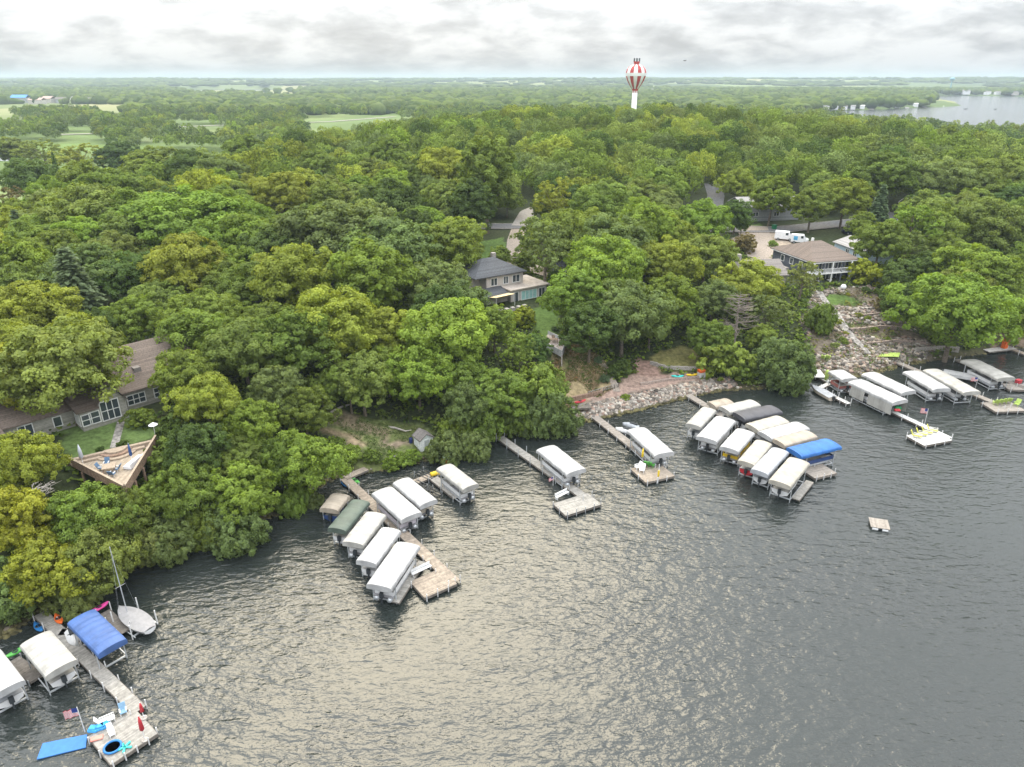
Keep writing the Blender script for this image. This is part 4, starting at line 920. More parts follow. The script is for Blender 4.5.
simple_house('cottage', 'brown roofed cottage under the trees left of the orange bin dock', (968,268), (992,267), ong(980,276).z+1, 9, 3.6, 2.4, BLUEW, SH_TP, cat='house', wins=((.4,1.2,1,1.2),(.7,1.2,1,1.2)))
simple_house('cottage', 'dark roofed cottage between the road and dark crowns left of the side street', (632,204), (652,205), ong(640,216).z+2, 9, 4.0, 2.4, GREYW, SH_GR, cat='house', wins=((.5,1.2,1.2,1.2),))
# ---- small white shed in the clearing
p = ong(424,446); sd_ = thing('shed', 'small white shed with brown gable roof at the edge of the clearing', 'shed', p, R(35))
MB().box(-1.1, 1.1, -1.0, 1.2, -.3, 1.7).build('wall', mat('weathered_white', (.72,.74,.73), .8, .15, 4), sd_)
gw = MB(); gable_wall(gw, -1.1, 1.1, -1.0, 1.7, 2.45, 2.2); gw.build('gable', mat('weathered_white_board', (.55,.60,.58), .8, .15, 4), sd_)
gable_roof(-1.1, 1.1, -1.0, 1.2, 1.73, 2.65, 'y', .2).build('roof', SH_TP, sd_)
MB().box(-.4, .4, -1.05, -1.01, -.1, 1.5).build('door', mat('grey_door', (.42,.45,.44), .7), sd_)
MB().lathe([(.28,0),(.30,.1),(.30,.85),(.26,.9)], 12).build('barrel', mat('navy_plastic', (.02,.03,.12), .4), loc=tuple(ong(411,443)), label='dark blue barrel standing left of the small white shed', cat='barrel', smooth=True)
# ---- triangular deck of the left house
CED = mat('cedar_plank', (.28,.20,.145), .8, .2, 4, wave=(0, .16, .5)); CEDR = mat('cedar_rail', (.27,.18,.13), .8, .25, 5, wave=(0, .14, .55)); CEDL = mat('pale_cedar', (.34,.27,.205), .8, .15, 4)
a = ong(112,470); zd = g(*at(110,440,8.6)[:2]); zd = max(zd, 8.2)
T1, T2, T3 = at(68,463, zd), at(157,442, zd), at(126,493, zd)
td = thing('timber_deck', 'large triangular cedar deck with solid plank rail on the bluff before the left house', 'deck', (T1.x, T1.y, zd))
L1, L2, L3 = Vector((0,0,0)), Vector((T2.x-T1.x, T2.y-T1.y, 0)), Vector((T3.x-T1.x, T3.y-T1.y, 0))
def prism(pts, z0, z1):
    n = len(pts); v = [(p[0], p[1], z0) for p in pts]+[(p[0], p[1], z1) for p in pts]
    return MB().add(v, [tuple(range(n))[::-1], tuple(range(n, 2*n))]+[(i, (i+1) % n, n+(i+1) % n, n+i) for i in range(n)])
prism([L1, L3, L2], -.25, 0).build('floor', mat('deck_board', (.33,.27,.205), .8, .12, 3, wave=(0, .15, .3)), td)
def fence(a, b, h, name, par, m, t=.12, z0=-.5):
    d = (b-a); an = math.atan2(d.y, d.x); return MB().box(0, d.length, -t/2, t/2, z0, h).build(name, m, par, a, an)
fence(L1, L3, 1.0, 'railing', td, CEDR, z0=-.15); fence(L3, L2, 1.0, 'railing', td, CEDR, z0=-.15)
for a_, b_ in ((L1, L3), (L3, L2)):
    d = (b_-a_); an = math.atan2(d.y, d.x); MB().box(-.05, d.length+.05, -.14, .14, 1.003, 1.06).build('cap_rail', CEDL, td, a_, an)
d = L2-L1; an = math.atan2(d.y, d.x); n_ = Vector((-d.y, d.x, 0)).normalized()
for k, (off, z_) in enumerate(((.3, .55), (.95, .28))):
    MB().box(.3, d.length*.42, -.25, .25, 0.02, z_).build('bench', CEDL, td, L1-n_*off+Vector((0,0,0)), an)
    MB().box(d.length*.66, d.length-1.2*k-.4, -.25, .25, 0.02, z_).build('bench', CEDL, td, L1-n_*off+Vector((0,0,0)), an)
mid_ = L1+d*.53
for k in range(3):
    rr_ = 2.6-.6*k; st = [(mid_.x+rr_*math.cos(an+math.pi+t*math.pi/12), mid_.y+rr_*math.sin(an+math.pi+t*math.pi/12)) for t in range(13)]
    prism(st, .02, .2*(k+1)).build('step', CEDR if k % 2 else CEDL, td)
for t in (.0, .25, .5, .75, 1.0):
    for a_, b_ in ((L1, L3), (L3, L2)):
        q = a_.lerp(b_, t); MB().box(q.x-.12, q.x+.12, q.y-.12, q.y+.12, -6, -.26).build('post', CEDR, td)
def onp(px, py, z): v = at(px, py, z); return (v.x, v.y, z)
NAVY = mat('navy_cloth', (.03,.07,.20), .8, .1); BLU = mat('blue_cushion', (.10,.17,.27), .8, .15); WHT = mat('white_cloth', (.72,.72,.74), .7, .05)
def chair(name, label, loc, rz, m, fm=None, s=1.0, group=None, lounge=False):
    c = thing(name, label, 'chair', loc, rz, group); fm = fm or WHITE
    b = 1.2 if lounge else .52
    MB().box(-.3*s, .3*s, -b*s/2, b*s/2, .30*s, .38*s).build('seat', m, c)
    MB().add([(-.3*s,b*s/2,.36*s),(.3*s,b*s/2,.36*s),(.3*s,(b/2+.3)*s,.98*s),(-.3*s,(b/2+.3)*s,.98*s),(-.3*s,(b/2+.07)*s,.36*s),(.3*s,(b/2+.07)*s,.36*s),(.3*s,(b/2+.37)*s,.96*s),(-.3*s,(b/2+.37)*s,.96*s)], [(3,2,1,0),(4,5,6,7),(0,1,5,4),(1,2,6,5),(2,3,7,6),(3,0,4,7)]).build('backrest', m, c)
    for x in (-.27, .27):
        for y in (-b/2+.05, b/2-.05): MB().box(x*s-.03, x*s+.03, y*s-.03, y*s+.03, 0, .30*s).build('leg', fm, c)
        MB().box(x*s-.05, x*s+.05, -b*s/2, b*s/2, .55*s, .59*s).build('armrest', fm, c)
    return c
q = onp(110,471, zd); t_ = thing('dining_table', 'square wooden table with tan top in the middle of the triangular deck', 'table', q, .4)
MB().box(-.75, .75, -.75, .75, .70, .76).build('tabletop', CEDL, t_)
for x in (-.62, .62):
    for y in (-.62, .62): MB().box(x-.05, x+.05, y-.05, y+.05, 0, .70).build('leg', CEDR, t_)
chl = ['front', 'lake side', 'house side', 'left']
for k, (a, b, w_) in enumerate(((102,470,'left of'),(117,471,'right of'),(107,466,'behind'),(113,476,'in front of'))):
    chair('patio_chair', f'blue cushioned patio chair {w_} the square table on the triangular deck', onp(a, b, zd), [1.6, -1.5, .2, 3.1][k], BLU, s=1.0, group='patio chairs round the deck table')
def folded_umbrella(label, loc, m, h=2.7, r=.2, lean=0):
    u = thing('patio_umbrella', label, 'umbrella', loc); u.rotation_euler.x = lean
    MB().tube([(0,0,0),(0,0,h)], .035, 6).build('pole', WHITE, u); MB().lathe([(.06,h*.38),(r,h*.45),(r*.75,h*.75),(.04,h*.98)], 10).build('canopy', m, u, smooth=True)
    MB().lathe([(.3,0),(.3,.08),(.06,.12)], 12).build('base', STONEW, u)
folded_umbrella('closed navy umbrella over the white bench on the triangular deck', onp(133,464, zd), NAVY, 3.0)
folded_umbrella('closed pale grey umbrella at the left end of the triangular deck', onp(84,467, zd), mat('grey_cloth', (.45,.47,.52), .8), 3.2, .26)
q0, q1 = Vector(onp(127,470, zd)), Vector(onp(142,458, zd)); dd = q1-q0
sf = thing('sofa', 'long white cushioned sofa along the right rail of the triangular deck', 'sofa', q0, math.atan2(dd.y, dd.x))
MB().box(0, dd.length, -.45, .45, .1, .45).build('seat', WHT, sf); MB().box(0, dd.length, -.62, -.45, .1, .85).build('backrest', WHT, sf)
q = Vector(onp(156,438, zd)); u = thing('patio_umbrella', 'open white umbrella at the right tip of the triangular deck', 'umbrella', q)
MB().tube([(0,0,0),(0,0,2.2)], .04, 6).build('pole', WHITE, u); MB().lathe([(.62,2.0),(.3,2.2),(.03,2.35)], 8).build('canopy', WHT, u)
# ---- small garden deck by the slate roofed house
zd = ong(552,346).z+.6; T = [at(541,343, zd), at(562,354, zd), at(566,342, zd), at(548,334, zd)]
gd = thing('garden_deck', 'small grey timber deck with white rail above the flower slope', 'deck', T[0])
Lp = [Vector((t.x-T[0].x, t.y-T[0].y, 0)) for t in T]
prism(Lp, -.2, 0).build('floor', mat('grey_board', (.36,.31,.28), .85, .15, 3, wave=(0, .15, .4)), gd)
for a_, b_ in ((Lp[0], Lp[1]), (Lp[1], Lp[2]), (Lp[2], Lp[3])): fence(a_, b_, .65, 'railing', gd, mat('grey_rail', (.42,.42,.42), .8, .15, 3, wave=(0, .2, .6)), z0=-.6)
for q in Lp: MB().box(q.x-.1, q.x+.1, q.y-.1, q.y+.1, -3, -.2).build('post', STONEW, gd)
c_ = (T[0]+T[2])/2
gt = thing('dining_table', 'small brown table on the small garden deck', 'table', (c_.x, c_.y, zd)); MB().box(-.8, .8, -.45, .45, .68, .74).build('tabletop', CED, gt)
for x in (-.7, .7):
    for y in (-.35, .35): MB().box(x-.04, x+.04, y-.04, y+.04, 0, .68).build('leg', CED, gt)
for k, (dx, dy, w_) in enumerate(((-1.3, 0, 'left of'), (1.3, 0, 'right of'), (0, .9, 'behind'))):
    chair('patio_chair', f'brown patio chair {w_} the small table on the garden deck', (c_.x+dx, c_.y+dy, zd), [1.57, -1.57, 0][k], CED, CED)
# ---- retaining walls
def ret_wall(label, pts, h, m, t=.4, name='retaining_wall'):
    P = [ong(*p) for p in pts]; mb = MB()
    for a_, b_ in zip(P[:-1], P[1:]):
        n = max(1, int((b_-a_).length/1.2))
        for i in range(n):
            p_, q_ = a_.lerp(b_, i/n), a_.lerp(b_, (i+1)/n); zt = max(g(p_.x, p_.y), g(q_.x, q_.y))
            mb.beam((p_.x, p_.y, zt+h/2-.2), (q_.x, q_.y, zt+h/2-.2), t, h+.4)
    mb.build(name, m, label=label, cat='wall')
ret_wall('long low timber retaining wall at the foot of the flower slope', [(545,404),(575,400),(602,394)], .7, CEDR)
ret_wall('curved pale stone wall below the round lawn by the beach', [(650,364),(665,369),(695,370),(714,367)], .6, STONEW)
ret_wall('low stone wall behind the boulders of the little beach', [(640,385),(665,381),(700,378)], .4, PINK)
ret_wall('dry stone terrace wall across the upper rock slope', [(852,318),(880,315),(900,318)], .6, PINK)
ret_wall('dry stone terrace wall across the middle rock slope', [(850,331),(880,328),(905,330)], .6, PINK)
ret_wall('dry stone terrace wall low on the rock slope right of the steps', [(866,345),(895,342),(925,345)], .6, PINK)
ret_wall('stone wall along the shore beneath the big bright maple', [(915,352),(940,350),(958,352)], .9, STONEW)
# ---- the striped water tower
RED = mat('red_paint', (.42,.035,.03), .45, .08, .3); WTW = mat('tower_white', (.74,.74,.74), .45, .06, .3)
tx, ty = 0, 0
Dt = 600.0
v = at(636,75, 54+1e-6) if False else None
dirx = (636-512)/F; dyy = math.cos(PIT)+((383.5-74.5)/F)*math.sin(PIT); dzz = -math.sin(PIT)+((383.5-74.5)/F)*math.cos(PIT)
tcx, tcy, tcz = dirx*Dt/dyy, Dt, HC+dzz*Dt/dyy
zb = g(tcx, tcy); wt = thing('water_tower', 'red and white striped balloon shaped water tower above the wood', 'water tower', (tcx, tcy, zb))
hz = tcz-zb; px1 = Dt*math.cos(PIT)/F   # metres per pixel
prof = [(2.0,-14.0),(2.1,-12.5),(2.6,-11.0),(4.6,-8.2),(6.6,-4.6),(7.8,-1.2),(8.0,1.2),(7.4,3.8),(5.8,6.0),(3.4,7.4),(1.0,8.0),(0.02,8.05)]
n = 32; V = []; Fa = []; MI = []
for r_, z_ in prof:
    for k in range(n): a = 6.28318*k/n; V.append((r_*math.cos(a), r_*math.sin(a), hz+z_*.93))
for i in range(len(prof)-1):
    for k in range(n):
        Fa.append((i*n+k, i*n+(k+1) % n, (i+1)*n+(k+1) % n, (i+1)*n+k)); MI.append(1 if ((k//2) % 2 == 0 and not (i in (5,))) or i in (1,) else 0)
me = bpy.data.meshes.new('tank'); me.from_pydata(V, [], Fa); me.materials.append(WTW); me.materials.append(RED); me.polygons.foreach_set('material_index', MI)
tk = bpy.data.objects.new('tank', me); C.objects.link(tk); tk.parent = wt
MB().lathe([(3.2,-1),(2.6,2),(2.0,6),(2.0,hz-12.9)], 20).build('column', WTW, wt, smooth=True)
MB().lathe([(2.0,hz+7.2),(2.0,hz+8.1),(2.4,hz+8.1),(2.4,hz+9.2),(2.3,hz+9.2),(2.3,hz+8.2)], 16).build('railing', RED, wt)
DKG = mat('dark_metal', (.10,.11,.12), .5, .1)
for k in range(6):
    a = k*1.05+.3; x, y = 2.2*math.cos(a), 2.2*math.sin(a); an_ = MB().beam((x,y,hz+8),(x,y,hz+11.6),.25); an_.box(x-.5, x+.5, y-.35, y+.35, hz+9.0, hz+11.4); an_.build('antenna', DKG, wt)
# ---- the pale blue tower far off
Db = 3000.0; v_ = (383.5-81)/F; dyy = math.cos(PIT)+v_*math.sin(PIT); dzz = -math.sin(PIT)+v_*math.cos(PIT); x_ = (952-512)/F*Db/dyy; z_ = HC+dzz*Db/dyy; zb = g(x_, Db)
wt2 = thing('water_tower', 'tiny pale blue water tower beyond the far lake', 'water tower', (x_, Db, zb)); TB = mat('pale_blue_paint', (.22,.42,.50), .5)
MB().lathe([(.3,z_-zb-3),(6,z_-zb+2),(9.5,z_-zb+6),(9,z_-zb+10),(4,z_-zb+13),(.2,z_-zb+14)], 16).build('tank', TB, wt2, smooth=True)
MB().lathe([(2.2,-2),(2.0,z_-zb-1)], 12).build('column', TB, wt2)
# ================================================================ DOCKS, LIFTS AND BOATS
PLANK = mat('grey_plank', (.29,.275,.25), .85, .16, 2.5, wave=(0, .15, .55)); PLANKT = mat('tan_plank', (.30,.25,.20), .85, .18, 2.5, wave=(0, .15, .55)); PLANKW = mat('white_plank', (.50,.50,.49), .7, .06, 2, wave=(0, .18, .4)); PLANKP = mat('pinkish_plank', (.27,.24,.21), .85, .15, 2.5, wave=(0, .15, .5)); PLANKD = mat('weathered_plank', (.17,.15,.13), .9, .2, 2.5, wave=(0, .15, .5))
GALV = mat('galvanised_steel', (.50,.52,.54), .4, .08, 2, metal=.4); WPOST = mat('white_post', (.60,.60,.60), .5, .05); DKM = mat('black_metal', (.03,.035,.04), .5)
DZ = .55
def dock_seg(par, a, b, wd, m, name='walkway', z=DZ, posts=None, gap=2.6, ph=.75, side=(1, 1)):
    d = Vector((b[0]-a[0], b[1]-a[1], 0)); L = d.length; an = math.atan2(d.y, d.x)
    w_ = MB().box(0, L, -wd/2, wd/2, z-.06, z).build(name, m, par, (a[0], a[1], 0), an)
    s = MB(); s.box(0, L, -wd/2-.05, -wd/2-.002, z-.28, z-.02); s.box(0, L, wd/2+.002, wd/2+.05, z-.28, z-.02)
    for i in range(int(L/1.5)+1): s.box(i*1.5, i*1.5+.08, -wd/2, wd/2, z-.2, z-.065)
    s.build('stringer', PLANKD, w_)
    if posts is not None:
        n = max(1, round(L/gap))
        for i in range(n+1):
            for sd_ in (-1, 1):
                if not side[0 if sd_ < 0 else 1]: continue
                x = min(max(L*i/n, .1), L-.1); h = ph*(.8+.5*((i*7+sd_*3) % 5)/5)
                MB().tube([(x, sd_*(wd/2+.11), -1.8), (x, sd_*(wd/2+.11), z+h)], .055, 6).build('post', posts, par, (a[0], a[1], 0), an)
    return w_
def quad_plat(par, pts, m, posts=None, z=DZ, ph=.8, nper=(3, 3, 3, 3), skip=()):
    """platform from four corner pixels; decking runs square to the first edge"""
    P = [at(p[0], p[1], z) for p in pts]; d = P[1]-P[0]; an = math.atan2(d.y, d.x); c, s = math.cos(-an), math.sin(-an)
    loc = [((p-P[0]).x*c-(p-P[0]).y*s, (p-P[0]).x*s+(p-P[0]).y*c) for p in P]
    # square it up: a built platform is a rectangle
    L_ = (loc[1][0]+(loc[2][0]-loc[3][0]))/2; W_ = ((loc[3][1]-loc[0][1])+(loc[2][1]-loc[1][1]))/2
    x0 = (loc[0][0]+loc[3][0])/2; 
    o = P[0]; pl = MB().box(x0, x0+L_, min(0, W_), max(0, W_), z-.08, z-.003).build('platform', m, par, (o.x, o.y, 0), an)
    s_ = MB(); y0, y1 = min(0, W_), max(0, W_); x1 = x0+L_
    s_.box(x0-.05, x0-.002, y0, y1, z-.35, z-.03); s_.box(x1+.002, x1+.05, y0, y1, z-.35, z-.03); s_.box(x0, x1, y0-.05, y0-.002, z-.35, z-.03); s_.box(x0, x1, y1+.002, y1+.05, z-.35, z-.03)
    s_.build('stringer', PLANKD, pl)
    E_ = [((x0,y0),(x1,y0)), ((x1,y0),(x1,y1)), ((x1,y1),(x0,y1)), ((x0,y1),(x0,y0))]
    if posts:
        for e, (a, b) in enumerate(E_):
            if e in skip: continue
            for i in range(nper[e]):
                t = (i+.15)/(nper[e]); x = a[0]+(b[0]-a[0])*t; y = a[1]+(b[1]-a[1])*t
                ox = (-.1 if x <= x0+.01 else .1 if x >= x1-.01 else 0); oy = (-.1 if y <= y0+.01 else .1 if y >= y1-.01 else 0)
                MB().tube([(x+ox, y+oy, -1.8), (x+ox, y+oy, z+ph*(.8+.4*((i+e) % 3)/3))], .06, 6).build('post', posts, par, (o.x, o.y, 0), an)
    return P, pl
def wpt(p, z=DZ): v = at(p[0], p[1], z); return (v.x, v.y)
def bench(label, pa, pb, m=None, z=DZ):
    a, b = at(*pa, z), at(*pb, z); d = b-a; L = d.length; an = math.atan2(d.y, d.x); t = thing('bench', label, 'bench', (a.x, a.y, z), an); m = m or WPOST
    MB().box(0, L, -.22, .22, .40, .46).build('seat', m, t); MB().box(0, L, .24, .30, .5, .85).build('backrest', m, t)
    for x in (.1, L-.16):
        MB().box(x, x+.06, -.2, .28, 0, .40).build('leg', m, t)
    return t
def canvas(nm, col, rough=.55): return mat(nm, col, rough, .13, .7, bump=.08, spec=.3, wave=(0, 1.22, .16), amp=.09)
CV = dict(w=canvas('white_canvas', (.385,.385,.385)), c=canvas('cream_canvas', (.375,.35,.30)), t=canvas('tan_canvas', (.36,.31,.25)), b=canvas('light_grey_canvas', (.35,.365,.39)), o=canvas('offwhite_canvas', (.355,.345,.32)),
          g=canvas('green_canvas', (.085,.11,.09)), k=canvas('charcoal_canvas', (.075,.075,.085)), B=canvas('blue_canvas', (.035,.14,.40)), N=canvas('royal_blue_canvas', (.06,.12,.30)))
LIFTS = []
def boat(kind, par_loc, an, L, W, z, label, hull, inner, group=None, cover=None):
    """kind: pontoon / runabout ; local x along the boat, bow at +x"""
    o = thing('pontoon_boat' if kind == 'pontoon' else 'motor_boat', label, 'boat', par_loc, an, group)
    if kind == 'pontoon':
        for s in (-1, 1): MB().tube([(-L/2,s*W*.33,z-.25),(L/2-.7,s*W*.33,z-.25),(L/2-.1,s*W*.33,z-.05)], [.28,.28,.06], 10).build('pontoon', GALV, o, smooth=True)
        MB().box(-L/2+.1, L/2-.2, -W/2, W/2, z+.03, z+.12).build('deck', inner, o)
        f = MB(); h = .72
        f.box(-L/2+.5, L/2-.3, -W/2, -W/2+.05, z+.12, z+h); f.box(-L/2+.5, L/2-.3, W/2-.05, W/2, z+.12, z+h); f.box(L/2-.35, L/2-.3, -W/2+.051, W/2-.051, z+.12, z+h); f.box(-L/2+.45, -L/2+.499, -W/2, W/2, z+.12, z+h-.1)
        f.build('fence', hull, o)
        for q in ((-L/2+.6, -L/2+1.3, -W/2+.1, W/2-.1), (L/2-2.2, L/2-.5, W/2-.65, W/2-.1), (L/2-2.2, L/2-.5, -W/2+.1, -W/2+.65)): MB().box(*q, z+.12, z+.52).build('seat', CV['o'], o)
        if cover: MB().box(-L/2+.45, L/2-.35, -W/2+.02, W/2-.02, z+h+.004, z+h+.05).build('cover', cover, o)
    else:
        n = 11; rows = []
        for i in range(n):
            t = i/(n-1); x = -L/2+L*t; w_ = W/2*(1-max(0, (t-.45)/.55)**2.2*.97); kz = .55*max(0, (t-.6)/.4)**2
            rows.append([(x,-w_,z+.62+.12*t),(x,-w_*.92,z+.1+kz*.6),(x,-w_*.45,z-.14+kz),(x,0,z-.3+kz*1.4),(x,w_*.45,z-.14+kz),(x,w_*.92,z+.1+kz*.6),(x,w_,z+.62+.12*t)])
        m = MB().grid(rows); m.add(rows[0], [tuple(range(7))]); m.build('hull', hull, o, smooth=False)
        top = MB()
        tr = [[(r[0][0], r[0][1]*f, r[0][2]+.012+(.10*(1-abs(f))if cover else 0)) for f in (1, .6, .2, -.2, -.6, -1)] for r in (rows[5:] if not cover else rows)]
        top.grid(tr).build('cover' if cover else 'foredeck', cover or hull, o)
        if not cover:
            MB().grid([[(r[0][0], r[0][1]*.9, z+.2), (r[0][0], -r[0][1]*.9, z+.2)] for r in rows[:6]]).build('cockpit', inner, o)
            MB().box(-L/2+.15, -L/2+.9, -W/2+.2, W/2-.2, z+.21, z+.6).build('seat', CV['o'], o)
            MB().add([(L*.0,-W*.38,z+.72),(L*.0,W*.38,z+.72),(L*.06,W*.33,z+.73),(L*.06,-W*.33,z+.73),(-.15,-W*.34,z+1.05),(-.15,W*.34,z+1.05)], [(0,3,2,1),(0,4,5,1),(3,2,5,4)]).build('windscreen', GLASS, o)
    mt = MB(); mt.box(-L/2-.35, -L/2-.02, -.2, .2, z+.2, z+.85); mt.box(-L/2-.3, -L/2-.12, -.07, .07, z-.55, z+.2); mt.build('outboard_motor', DKM, o)
    return o
def lift(px4, col, label, zt=2.95, bt=None, group='boat lifts with canopies', curtain=False, rise=.38, blabel=None, hull=None, cover=None, zb=.95, ribs=False):
    """px4: four eave corner pixels in order round the canopy, first two at one end"""
    P = [at(p[0], p[1], zt) for p in px4]; A_ = (P[0]+P[1])/2; B_ = (P[2]+P[3])/2; d = B_-A_; L = d.length; W = ((P[0]-P[1]).length+(P[2]-P[3]).length)/2
    # width across the long axis
    n = Vector((-d.y, d.x, 0)).normalized(); W = (abs((P[0]-P[1]).dot(n))+abs((P[3]-P[2]).dot(n)))/2; W = min(max(W, 2.5), 4.2)
    c_ = (A_+B_)/2; an = math.atan2(d.y, d.x); rng_ = random.Random(label)
    o = thing('boat_lift', label, 'boat lift', (c_.x, c_.y, 0), an, group)
    rows = []; nn = 17; m = MB()
    for i in range(nn):
        t = i/(nn-1); x = -L/2+L*t; e = min(t, 1-t)*L; dr = max(0, 1-e/.45)**1.4*.16; sag = .06*abs(math.sin(math.pi*t*(nn-1)/2.0)) if ribs else .05*abs(math.sin(math.pi*t*3.5))+.012*rng_.random()
        rows.append([(x, W/2*math.sin(u*math.pi/2)/1.0, zt-dr*.4+rise*math.cos(u*math.pi/2)**.85*(1-dr*.75)-sag) for u in [k/5-1 for k in range(11)]])
    m.grid(rows)
    sk = .30
    for sd_ in (0, -1): m.grid([[(r[sd_][0], r[sd_][1], r[sd_][2]) for r in rows], [(r[sd_][0], r[sd_][1]*1.01, r[sd_][2]-sk) for r in rows]])
    for en in (0, -1): m.grid([list(rows[en]), [(p[0]*1.004, p[1], zt-.17-sk) for p in rows[en]]])
    cn = m.build('canopy', CV[col] if isinstance(col, str) else col, o)
    bv = cn.modifiers.new('s', 'SOLIDIFY'); bv.thickness = .015
    if curtain:
        cu = MB()
        for s in (-1, 1): cu.box(-L/2+.02, L*.02, s*W/2*.99-.015, s*W/2*.99+.015, .75, zt-.2); cu.box(L*.10, L/2-.9, s*W/2*.99-.015, s*W/2*.99+.015, .75, zt-.2)
        cu.build('side_curtain', CV['o'], o)
    f = MB(); ins = W/2-.12
    for s in (-1, 1):
        f.beam((-L/2+.15, s*ins, zt-.12), (L/2-.15, s*ins, zt-.12), .07); f.beam((-L/2*.72, s*ins, .45), (L/2*.72, s*ins, .45), .10)
    for t in (-.68, 0, .68): f.beam((L/2*t, -ins, zt-.1), (L/2*t, ins, zt-.1), .05)
    for t in (-.7, .7): f.beam((L/2*t, -ins, zb-.6), (L/2*t, ins, zb-.6), .14)
    for s in (-1, 1):
        for t in (-.7, .7): f.beam((L/2*t, s*ins, zt-.15), (L/2*(t*.45), s*ins, zt-.14-.9), .04) if False else None
    f.build('frame', GALV, o)
    for s in (-1, 1):
        for t in (-.7, .7): MB().beam((L/2*t, s*ins, -1.8), (L/2*t, s*ins, zt-.13), .10).build('post', GALV, o)
    if bt:
        fl = math.pi if rng_.random() < 0 else 0
        # stern towards the end that is nearer the camera
        an2 = an if A_.y < B_.y else an+math.pi
        shift = (A_-B_).normalized()*0
        boat(bt, (c_.x+shift.x, c_.y+shift.y, 0), an2, min(L*.84, 6.8), min(W*.78, 2.5), zb, blabel, hull or WPOST, GREYIN, 'boats on the lifts', cover)
    LIFTS.append(o); return o
GREYIN = mat('grey_carpet', (.22,.22,.23), .9); YEL = mat('yellow_gelcoat', (.62,.42,.02), .3, .05); REDG = mat('red_gelcoat', (.45,.03,.04), .3, .05); NVY = mat('navy_gelcoat', (.02,.05,.16), .3); LAV = mat('pale_lilac_gelcoat', (.50,.46,.50), .4, .05); BEIG = mat('beige_gelcoat', (.50,.44,.36), .5, .05)

# ---- dock 1 (lower left)
d1 = thing('dock', 'long weathered dock in the lower left ending in a broad sunny platform', 'dock')
dock_seg(d1, wpt((40,613)), wpt((139,710)), 1.2, PLANK, posts=WPOST, gap=2.8, ph=.5)
quad_plat(d1, [(87.5,736),(109.5,763),(158,735),(135,708)], PLANK, WPOST, ph=.35, nper=(2,4,2,0))
dock_seg(d1, wpt((12.5,660)), wpt((37,678)), 1.25, PLANKD, 'finger', posts=GALV, ph=.3)
dock_seg(d1, wpt((104,612)), wpt((125,632)), 1.2, PLANKD, 'finger', posts=WPOST, gap=2.4, ph=.9)
dock_seg(d1, wpt((60,632)), wpt((74,631)), 1.0, PLANKD, 'finger')
lift([(45,677.6),(77.6,660),(50.2,630),(19.6,646.3)], 'o', 'lift with wide off white canopy beside the lower left dock', bt='runabout', blabel='white motor boat under the wide off white canopy at the lower left dock', cover=CV['o'])
lift([(-8,700),(24,679.5),(0,648),(-33,665)], 'w', 'lift with white canopy cut by the left edge of the photo', bt='runabout', blabel='white motor boat under the canopy cut by the left edge of the photo', cover=CV['b'])
lift([(97,656),(127.8,639),(94.5,609.8),(67.8,623.5)], 'N', 'lift with ribbed royal blue canopy at the lower left dock', ribs=True)
# sailboat on its own lift
a = at(150,629,1.0); b = at(119,607,1.0); d_ = b-a; L = d_.length; an = math.atan2(d_.y, d_.x); c_ = (a+b)/2
sb = thing('sailboat', 'small pale grey sailboat with bare mast lying on its lift by the blue canopy', 'sailboat', (c_.x, c_.y, 0), an)
rows = []; W2 = 1.15; n = 13
for i in range(n):
    t = i/(n-1); w_ = W2*math.sin(math.pi*(.20+.80*t)/1.0)**.75 if t < .985 else .02; w_ = W2*(1-abs((t-.42)/.60)**2.3) if t < .99 else .02; w_ = max(w_, .02); x = -L/2+L*t; kz = .25*t*t
    rows.append([(x,-w_,1.0+.1*t),(x,-w_*.9,.72+kz*.5),(x,-w_*.4,.52+kz),(x,0,.46+kz),(x,w_*.4,.52+kz),(x,w_*.9,.72+kz*.5),(x,w_,1.0+.1*t)])
mh = MB().grid(rows); mh.add(rows[0], [tuple(range(7))]); mh.build('hull', WPOST, sb, smooth=True)
MB().grid([[(r[0][0], r[0][1]*f, r[0][2]+.014+.16*(1-abs(f))) for f in (1,.6,.2,-.2,-.6,-1)] for r in rows]).build('cover', mat('grey_boat_cover', (.26,.255,.26), .8, .08), sb)
MB().tube([(L*.22,0,1.1),(L*.22,0,9.6)], [.06,.04], 6).build('mast', GALV, sb)
mm = MB(); mm.tube([(L*.22,0,9.3),(L/2,0,1.1)], .006, 3)
for s in (-1, 1): mm.tube([(L*.22,0,8.8),(L*.18,s*1.0,1.1)], .006, 3); 
mm.beam((L*.22,-.5,4.6),(L*.22,.5,4.6),.03); mm.build('rigging', GALV, sb)
sl_ = thing('boat_lift', 'bare lift frame with white guide posts carrying the small sailboat', 'boat lift', (c_.x, c_.y, 0), an)
fm = MB()
for s in (-1, 1): fm.beam((-L*.36, s*1.25, .35), (L*.36, s*1.25, .35), .1)
for t in (-.3, .3): fm.beam((L*t,-1.25,.36),(L*t,1.25,.36),.12)
fm.build('frame', GALV, sl_)
for s in (-1, 1):
    for t in (-.3, .3): MB().tube([(L*t, s*1.38, -1.8), (L*t, s*1.38, 1.9)], .07, 6).build('post', WPOST, sl_)
